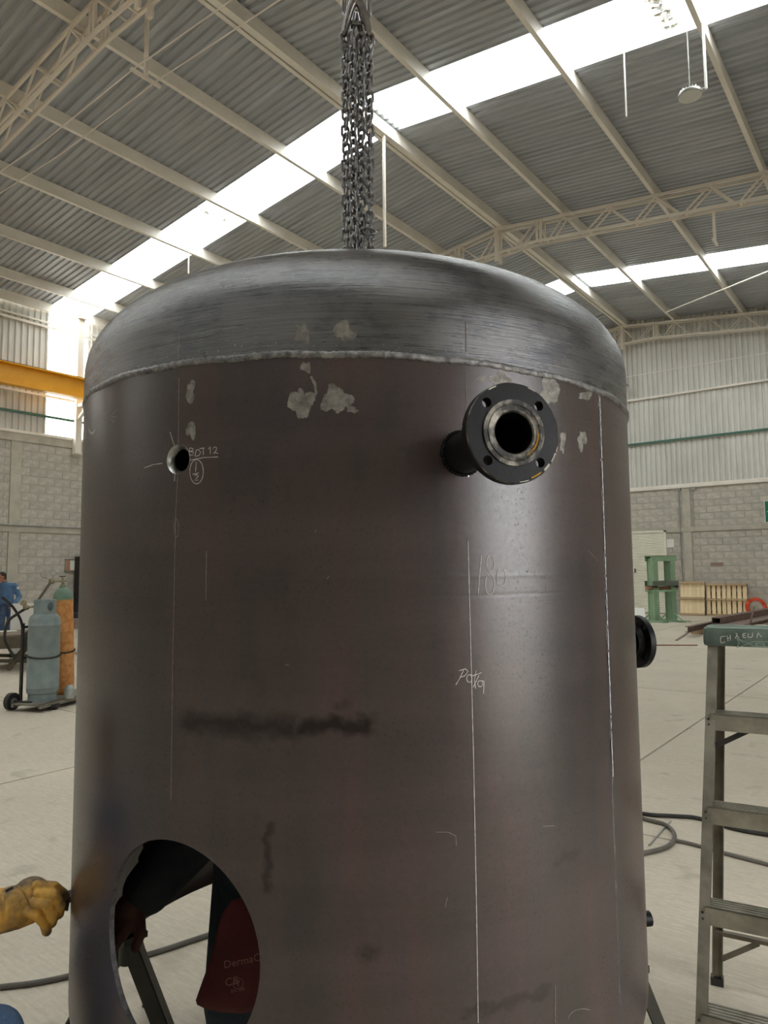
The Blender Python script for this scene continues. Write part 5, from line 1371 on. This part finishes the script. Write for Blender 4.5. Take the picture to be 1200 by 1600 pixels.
# ================================================================== PEOPLE
M_skin = pmat('warm_brown_skin', sr(158, 108, 82), sr(176, 126, 98), 8, .55)
M_hair = pmat('black_hair', sr(24, 20, 18), sr(40, 34, 30), 40, .6, bump=.4, bscale=120)
M_eye = pmat('dark_eye', sr(20, 16, 14), None, 4, .2)
M_lip = pmat('lip', sr(140, 84, 72), None, 4, .5)
def cloth(name, c1, c2, sc=7): return pmat(name, c1, c2, sc, .9, 0, bump=.5, bscale=26, bdist=.02)
M_blue = cloth('faded_blue_work_shirt', sr(74, 108, 146), sr(98, 132, 168))
M_denim = cloth('blue_denim', sr(58, 80, 110), sr(80, 104, 134))
M_navy = cloth('dark_navy_overall', sr(26, 30, 38), sr(38, 42, 50))
M_teal = cloth('dark_teal_trousers', sr(28, 42, 50), sr(40, 54, 62))
M_boot = pmat('black_work_boot', sr(30, 26, 24), sr(46, 40, 36), 10, .6)
M_glove = pmat('stained_yellow_leather', sr(224, 174, 82), sr(110, 94, 74), 10, .75, 0, bump=.5, bscale=45, lo=.42, hi=.62, bdist=.008)
M_glove_b = pmat('dark_brown_glove_leather', sr(70, 44, 38), sr(90, 60, 50), 13, .8, 0, bump=.4, bscale=60)
M_maroon = pmat('maroon_split_leather', sr(78, 28, 28), sr(96, 36, 35), 9, .85, 0, bump=.3, bscale=80)

def hand_pieces(mb, wrist, d, nrm, size=1.0, curl=.5, fat=1.0, thumb_side=1):
    """palm, four jointed fingers and a thumb; d = pointing direction, nrm = back of the hand"""
    d = Vector(d).normalized(); n = Vector(nrm); n = (n - d*n.dot(d)).normalized(); s = d.cross(n).normalized()*thumb_side
    L = .085*size; w = Vector(wrist)
    mb.capsule(w, w + d*L*.35, .026*size*fat, .03*size*fat, 12)
    for k in range(4):
        o = s*(.030 - .020*k)*size
        mb.capsule(w + d*L*.25 + o*.7, w + d*L + o, .014*size*fat, .0125*size*fat, 10)
        ln = (.040, .045, .042, .034)[k]*size; p = w + d*L + o; a = 0.0
        for j in range(3):
            a += curl*(1.0 if j else .8); q = p + (d*cos(a) - n*sin(a))*ln*(1, .72, .55)[j]
            mb.capsule(p, q, .0095*size*fat*(1 - .08*j), .0088*size*fat*(1 - .08*j), 10, 4); p = q
    p = w + d*L*.3 + s*.026*size
    q = p + (d*.6 + s*.75 - n*.35).normalized()*.042*size; r = q + (d*.9 + s*.15 - n*.5).normalized()*.032*size
    mb.capsule(p, q, .0125*size*fat, .011*size*fat, 10, 4); mb.capsule(q, r, .011*size*fat, .009*size*fat, 10, 4)
def head_pieces(mb, c, face, up=(0, 0, 1), s=1.0):
    f = Vector(face).normalized(); u = Vector(up).normalized(); x = f.cross(u).normalized(); u = x.cross(f)
    R = Matrix((x, f, u)).transposed(); c = Vector(c)
    mb.ellipsoid(c + u*.02*s, (.075*s, .095*s, .105*s), R); mb.ellipsoid(c + f*.03*s - u*.055*s, (.055*s, .062*s, .06*s), R)
    mb.ellipsoid(c + f*.098*s - u*.012*s, (.012*s, .018*s, .022*s), R, 10, 7)                # nose
    mb.ellipsoid(c + f*.086*s - u*.062*s, (.022*s, .012*s, .01*s), R, 10, 7)                 # mouth
    for q in (-1, 1): mb.ellipsoid(c + x*q*.077*s - u*.005*s, (.01*s, .02*s, .03*s), R, 10, 7)   # ears
    return R
def person(label, J, face, mats, hands=None, shirt_r=1.0, sleeve=1.0, bare=(True, True), hair=True, gloves=(None, None), voxel=.012):
    base = Vector((J['pelvis'].x, J['pelvis'].y, 0))
    e = E('person', base, 0, label=label, cat='person')
    J = {k: Vector(v) - base for k, v in J.items()}
    torso = J['neck'] - J['pelvis']; tu = torso.normalized()
    sd = (J['sh_r'] - J['sh_l']).normalized()
    body = MB(); head_pieces(body, J['head'], face)
    body.capsule(J['neck'] - tu*.04, J['head'] - Vector(face).normalized()*.015, .05, .052)
    body.capsule(J['pelvis'], J['neck'] - tu*.13, .11, .095)
    for s in 'lr':
        body.capsule(J['neck'] - tu*.06, J['sh_'+s], .055, .05); body.capsule(J['sh_'+s], J['el_'+s], .045, .036); body.capsule(J['el_'+s], J['wr_'+s], .036, .027)
        body.capsule(J['pelvis'], J['hip_'+s], .08, .08); body.capsule(J['hip_'+s], J['kn_'+s], .07, .05); body.capsule(J['kn_'+s], J['an_'+s], .05, .035)
        d = J['wr_'+s] - J['el_'+s]; nn = hands[s][0] if hands else Vector((0, 0, 1)); cu = hands[s][1] if hands else .35
        ts = hands[s][2] if hands else 1
        hd = hands[s][3] if hands and len(hands[s]) > 3 else d
        if not bare['lr'.index(s)]: pass
        elif gloves['lr'.index(s)] is None: hand_pieces(body, J['wr_'+s] + d.normalized()*.01, hd, nn, 1.0, cu, 1.0, ts)
        else:
            g = MB(); g.capsule(J['wr_'+s] - d.normalized()*.08, J['wr_'+s], .047, .04); hand_pieces(g, J['wr_'+s] + d.normalized()*.005, hd, nn, 1.08, cu, 1.25, ts)
            O('glove', remeshed('glove', g, .005, 5), gloves['lr'.index(s)], e)
    O('body', remeshed('body', body, .0075, 4), M_skin, e)
    sh = MB(); k = shirt_r
    sh.ellipsoid(J['pelvis'] + tu*.06, (.165*k, .165*k, .13)); sh.capsule(J['pelvis'] + tu*.05, J['pelvis'] + torso*.55, .14*k, .15*k); sh.capsule(J['pelvis'] + torso*.5, J['neck'] - tu*.1, .152*k, .12*k)
    sh.capsule(J['neck'] - tu*.08, J['neck'] + tu*.012, .085, .064)
    for q in (-1, 1):
        sh.capsule(J['pelvis'] + sd*q*.06 + tu*.04, J['neck'] + sd*q*.08 - tu*.18, .12*k, .115*k)
    for s in 'lr':
        sh.capsule(J['neck'] - tu*.07, J['sh_'+s], .075, .082); k2 = k*sleeve; sh.capsule(J['sh_'+s], J['el_'+s], .078*k, .062*k2); sh.capsule(J['el_'+s], J['wr_'+s] - (J['wr_'+s] - J['el_'+s]).normalized()*.02, .06*k2, .047*k2)
        # loose folds at the elbow
        sh.ellipsoid(J['el_'+s], (.066*k2, .066*k2, .06*k2))
    O('shirt', remeshed('shirt', sh, voxel, 5), mats[0], e)
    tr = MB(); tr.ellipsoid(J['pelvis'], (.165, .15, .12))
    for s in 'lr':
        tr.capsule(J['pelvis'], J['hip_'+s], .12, .11); tr.capsule(J['hip_'+s], J['kn_'+s], .105, .08); tr.capsule(J['kn_'+s], J['an_'+s] + (J['kn_'+s] - J['an_'+s])*.12, .078, .07)
    O('trousers', remeshed('trousers', tr, voxel, 5), mats[1], e)
    for s in 'lr':
        b = MB(); t = J['to_'+s]; a = J['an_'+s]
        b.capsule(a + Vector((0, 0, .05)), a, .052, .05); b.capsule(a - (t - a)*.15 + Vector((0, 0, -.02)), t, .045, .04); b.box((a + t)/2 + Vector((0, 0, -.052)), (.02, .02, .01))
        bm_ = remeshed('boot', b, .008, 3)
        o = O('boot', bm_, M_boot, e)
    if hair:
        f = Vector(face).normalized(); x = f.cross(Vector((0, 0, 1))).normalized(); u = x.cross(f); R = Matrix((x, f, u)).transposed()
        h = MB(); h.ellipsoid(J['head'] + u*.042 - f*.016, (.081, .096, .094), R); h.ellipsoid(J['head'] - f*.045 + u*.0, (.074, .06, .085), R)
        O('hair', remeshed('hair', h, .008, 3), M_hair, e)
        for q in (-1, 1):
            O('eye', MB().ellipsoid(J['head'] + f*.088 + x*q*.031 + u*.012, (.011, .006, .007), R, 10, 6), M_eye, e)
            O('eyebrow', MB().ellipsoid(J['head'] + f*.093 + x*q*.031 + u*.032, (.018, .005, .004), R, 10, 6), M_hair, e)
        O('mouth', MB().ellipsoid(J['head'] + f*.096 - u*.062, (.02, .004, .004), R, 10, 6), M_lip, e)
    return e

# ------------------------------------------------------------------ worker in blue by the left wall
P0 = on_floor(8, 1000); hd_ = AZ + radians(28); ax_, ay_ = Vector((cos(hd_), sin(hd_), 0)), Vector((-sin(hd_), cos(hd_), 0))
def L_(x, y, z): return P0 + ax_*x + ay_*y + Vector((0, 0, z))
J = dict(pelvis=L_(0, 0, .93), neck=L_(-.05, -.03, 1.45), head=L_(-.12, -.09, 1.60), sh_l=L_(.17, -.08, 1.37), sh_r=L_(-.2, .08, 1.38), el_l=L_(.29, -.03, 1.09), wr_l=L_(.17, -.2, .90),
         el_r=L_(-.33, -.02, 1.1), wr_r=L_(-.3, -.24, 1.0), hip_l=L_(.09, 0, .88), hip_r=L_(-.09, 0, .88), kn_l=L_(.1, -.03, .48), kn_r=L_(-.1, -.03, .48), an_l=L_(.1, .02, .09), an_r=L_(-.1, .02, .09), to_l=L_(.08, -.14, .045), to_r=L_(-.14, -.14, .045))
bw = person('man in a faded blue work shirt standing behind the work table at the left edge', J, -ax_*.85 - ay_*.5 + Vector((0, 0, -.15)), (M_blue, M_denim),
            hands={'l': (ax_, .5, 1), 'r': (Vector((0, 0, 1)), .4, 1)}, shirt_r=1.02)
O('arm_patch', MB().box(tuple(J['sh_l'] - Vector((P0.x, P0.y, 0)) + ax_*.07 - ay_*.04 + Vector((0, 0, -.05))), (.05, .05, .06)), M_white, bw)

# ------------------------------------------------------------------ worker standing inside the tank, seen through the manhole
f_, n_ = -Vector((cos(AZ + radians(12)), sin(AZ + radians(12)), 0)), Vector((-sin(AZ + radians(12)), cos(AZ + radians(12)), 0))
L0 = at_dist(392, 1480, 2.12); L0.z = 0
wr = at_dist(222, 1400, 2.0); el = at_dist(322, 1284, 2.08)
def I_(f, n, z): return L0 + f_*f + n_*n + Vector((0, 0, z))
J = dict(hip_l=I_(0, 0, .86), hip_r=I_(0, .2, .86), kn_l=I_(.05, 0, .47), kn_r=I_(.02, .22, .47), an_l=I_(0, 0, .09), an_r=I_(-.06, .22, .09), to_l=I_(.16, -.01, .045), to_r=I_(.1, .23, .045),
         pelvis=I_(0, .1, .92), neck=I_(.22, .1, 1.40), head=I_(.33, .09, 1.53), sh_l=I_(.17, -.06, 1.31), sh_r=I_(.17, .26, 1.31), el_l=el, wr_l=wr, el_r=I_(.16, .34, 1.04), wr_r=I_(.27, .30, .84))
iw = person('worker in dark overalls inside the tank, arm and hip seen through the manhole', J, f_ + Vector((0, 0, -.7)), (M_navy, M_teal), hands={'l': (Vector((0, 0, 1)) + n_*-.3, .55, -1), 'r': (Vector((0, 0, 1)), .5, 1)},
            gloves=(M_glove_b, M_glove_b), shirt_r=1.0, sleeve=1.38)
# maroon gauntlet tucked at the hip, cuff hanging down
gp = [(362, 1408), (384, 1402), (402, 1418), (412, 1470), (414, 1530), (404, 1578), (378, 1584), (350, 1582), (322, 1577), (308, 1570), (306, 1563), (316, 1534), (330, 1496), (338, 1460), (347, 1428)]
DG = 1.93
gpts = [at_dist(x, y, DG) for x, y in gp]
gl = E('welding_glove', at_dist(370, 1580, DG), 0, label='maroon leather gauntlet glove hanging at the hip of the worker inside the tank', cat='glove')
gb = gl.location.copy(); nrm_g = (EYE - gb).normalized()
mb = MB(); n = len(gpts)
cen = sum(gpts, Vector())/n
fr = [p - gb + nrm_g*.008 for p in gpts]; bk = [p - gb - nrm_g*.02 for p in gpts]; inn = [(p - cen)*.82 + cen - gb + nrm_g*.022 for p in gpts]; inb = [(p - cen)*.82 + cen - gb - nrm_g*.03 for p in gpts]
mb.add(inn + fr + bk + inb, [tuple(range(n))] + [(n + i, n + (i+1) % n, (i+1) % n, i) for i in range(n)] + [(2*n + i, 2*n + (i+1) % n, n + (i+1) % n, n + i) for i in range(n)] + [(3*n + i, 3*n + (i+1) % n, 2*n + (i+1) % n, 2*n + i) for i in range(n)] + [tuple(range(3*n, 4*n))[::-1]])
O('gauntlet', mb, M_maroon, gl, smooth=60)
up_g = (at_dist(370, 1480, DG) - at_dist(370, 1560, DG)).normalized(); rt_g = up_g.cross(nrm_g).normalized(); rt_g = (rt_g + up_g*.09).normalized(); nn_g = rt_g.cross(up_g).normalized()
MGl = Matrix((rt_g, nn_g.cross(rt_g), nn_g)).transposed().to_4x4()
M_print = pmat('pale_pink_print', sr(150, 104, 98), None, 4, .8)
def print_on(txt, x, y, size, lab=None):
    p = at_dist(x, y, DG) - gb + nrm_g*.0235
    o = O('printed_text', text_mesh(txt, size, .0002), M_print, gl, lab); m = MGl.copy(); m.translation = p; o.matrix_basis = m; return o
print_on('DermaCare', 350, 1514, .026, 'pale printed lettering on the gauntlet cuff'); print_on('CE', 352, 1542, .027); print_on('EN 388', 361, 1552, .011)
m = MGl.copy(); m.translation = at_dist(372, 1537, DG) - gb + nrm_g*.0235
rg_ = O('printed_mark', MB().lathe([(.0115, 0), (.013, 0)], 24, cap=False).box((0, 0, 0), (.003, .014, .0004)).box((0, .004, 0), (.01, .003, .0004)), M_print, gl, smooth=None); rg_.matrix_basis = m

# ------------------------------------------------------------------ crouching worker at the lower left; only the gloved hand and a knee reach the frame
DH = 2.2
w_ = lambda x, y, D=DH: at_dist(x, y, D)
fl_, fr_ = -Vector((cos(AZ + radians(30)), sin(AZ + radians(30)), 0)), Vector((-sin(AZ + radians(30)), cos(AZ + radians(30)), 0))
wr_r, el_r = w_(-22, 1427), w_(-165, 1470, 2.25)
K = w_(-18, 1650, 2.05)
pel = w_(-300, 1640, 2.3); pel.z = .40
def G_(p, z): return Vector((p.x, p.y, z))
J = dict(pelvis=pel, neck=pel - fl_*.12 + Vector((0, 0, .56)), head=pel - fl_*.2 + Vector((0, 0, .72)), sh_r=pel - fl_*.1 - fr_*.18 + Vector((0, 0, .47)), sh_l=pel - fl_*.1 + fr_*.2 + Vector((0, 0, .47)),
         el_r=el_r, wr_r=wr_r, el_l=pel - fl_*.12 + fr_*.32 + Vector((0, 0, .2)), wr_l=pel - fl_*.26 + fr_*.2 + Vector((0, 0, .06)), hip_r=pel - fr_*.1, hip_l=pel + fr_*.1,
         kn_r=G_(K, .53), kn_l=pel - fl_*.33 + fr_*.24 + Vector((0, 0, .05)), an_r=G_(K + fl_*.1, .09), an_l=G_(pel - fl_*.1 + fr_*.24, .09), to_r=G_(K - fl_*.08, .045), to_l=G_(pel - fl_*.28 + fr_*.26, .045))
# bare body hand hidden by the separate glove built below
cw = person('crouching worker in blue at the lower left edge, only knee and gloved hand in view', J, -fl_ + Vector((0, 0, -.3)), (M_blue, M_denim), hands={'r': (Vector((0, 0, 1)), 1.2, 1), 'l': (Vector((0, 0, 1)), .6, 1)}, bare=(True, False))
base = cw.location
cd = (BF*-1)      # towards the camera
g = MB()
def gp_(x, y, tow=0.0): return w_(x, y) - base + (EYE - w_(x, y)).normalized()*tow
g.capsule(gp_(-95, 1440), gp_(-10, 1425), .066, .058, 18)
g.capsule(gp_(-14, 1426), gp_(22, 1420), .057, .052, 18)
g.capsule(gp_(15, 1418), gp_(44, 1408, -.006), .052, .046, 16); g.capsule(gp_(28, 1428), gp_(46, 1424), .038, .033, 14); g.ellipsoid(gp_(48, 1401, -.012), (.05, .05, .05)); g.capsule(gp_(50, 1398, -.01), gp_(72, 1400, -.012), .04, .034, 14)
# fingers stacked from index (top) to little finger, curled down over the bar
fing = [([(58, 1383, .03), (84, 1385, .036), (98, 1396, .026), (104, 1406, .004)], .0135), ([(60, 1396, .046), (84, 1399, .058), (94, 1414, .052), (92, 1428, .028)], .0142),
        ([(54, 1410, .052), (72, 1413, .066), (83, 1428, .058), (81, 1442, .03)], .0138), ([(44, 1424, .044), (58, 1430, .058), (70, 1443, .05), (73, 1455, .022)], .0135)]
for pts, r in fing:
    for a, b in zip(pts[:-1], pts[1:]): g.capsule(gp_(*a), gp_(*b), r, r*.96, 12, 5)
g.capsule(gp_(40, 1392, -.03), gp_(70, 1388, -.05), .02, .018, 12); g.capsule(gp_(70, 1388, -.05), gp_(92, 1402, -.055), .018, .015, 12)
O('yellow_glove', remeshed('glove', g, .0026, 1, .3), M_glove, cw, label='stained yellow leather glove gripping a dark bar')
# raised stitched seams and the cuff strap
O('glove_strap', MB().tube([gp_(10, 1392, .045), gp_(15, 1389, .05), (gp_(20, 1387, .047))], .004, 8), M_dark, cw)
for pts in ([(28, 1384, .05), (40, 1400, .06), (46, 1416, .055)], [(4, 1400, .052), (7, 1425, .068), (4, 1450, .05)]):
    O('glove_seam', MB().tube(spline([gp_(*p) for p in pts], 6), .0022, 6), M_glove, cw)
# dark bar held between the glove and the tank
bs = w_(60, 1409); be = MT @ tsurf(radians(-70), bs.z - .01, R_T + .003)
O('steel_bar', MB().tube([bs, bs + (be - bs)*.62, be], [.021, .021, .026], 20), pmat('dark_burnt_pipe', sr(44, 40, 38), sr(64, 58, 54), 20, .5, .5), None, 'short dark bar held in the yellow glove against the tank', 'bar')
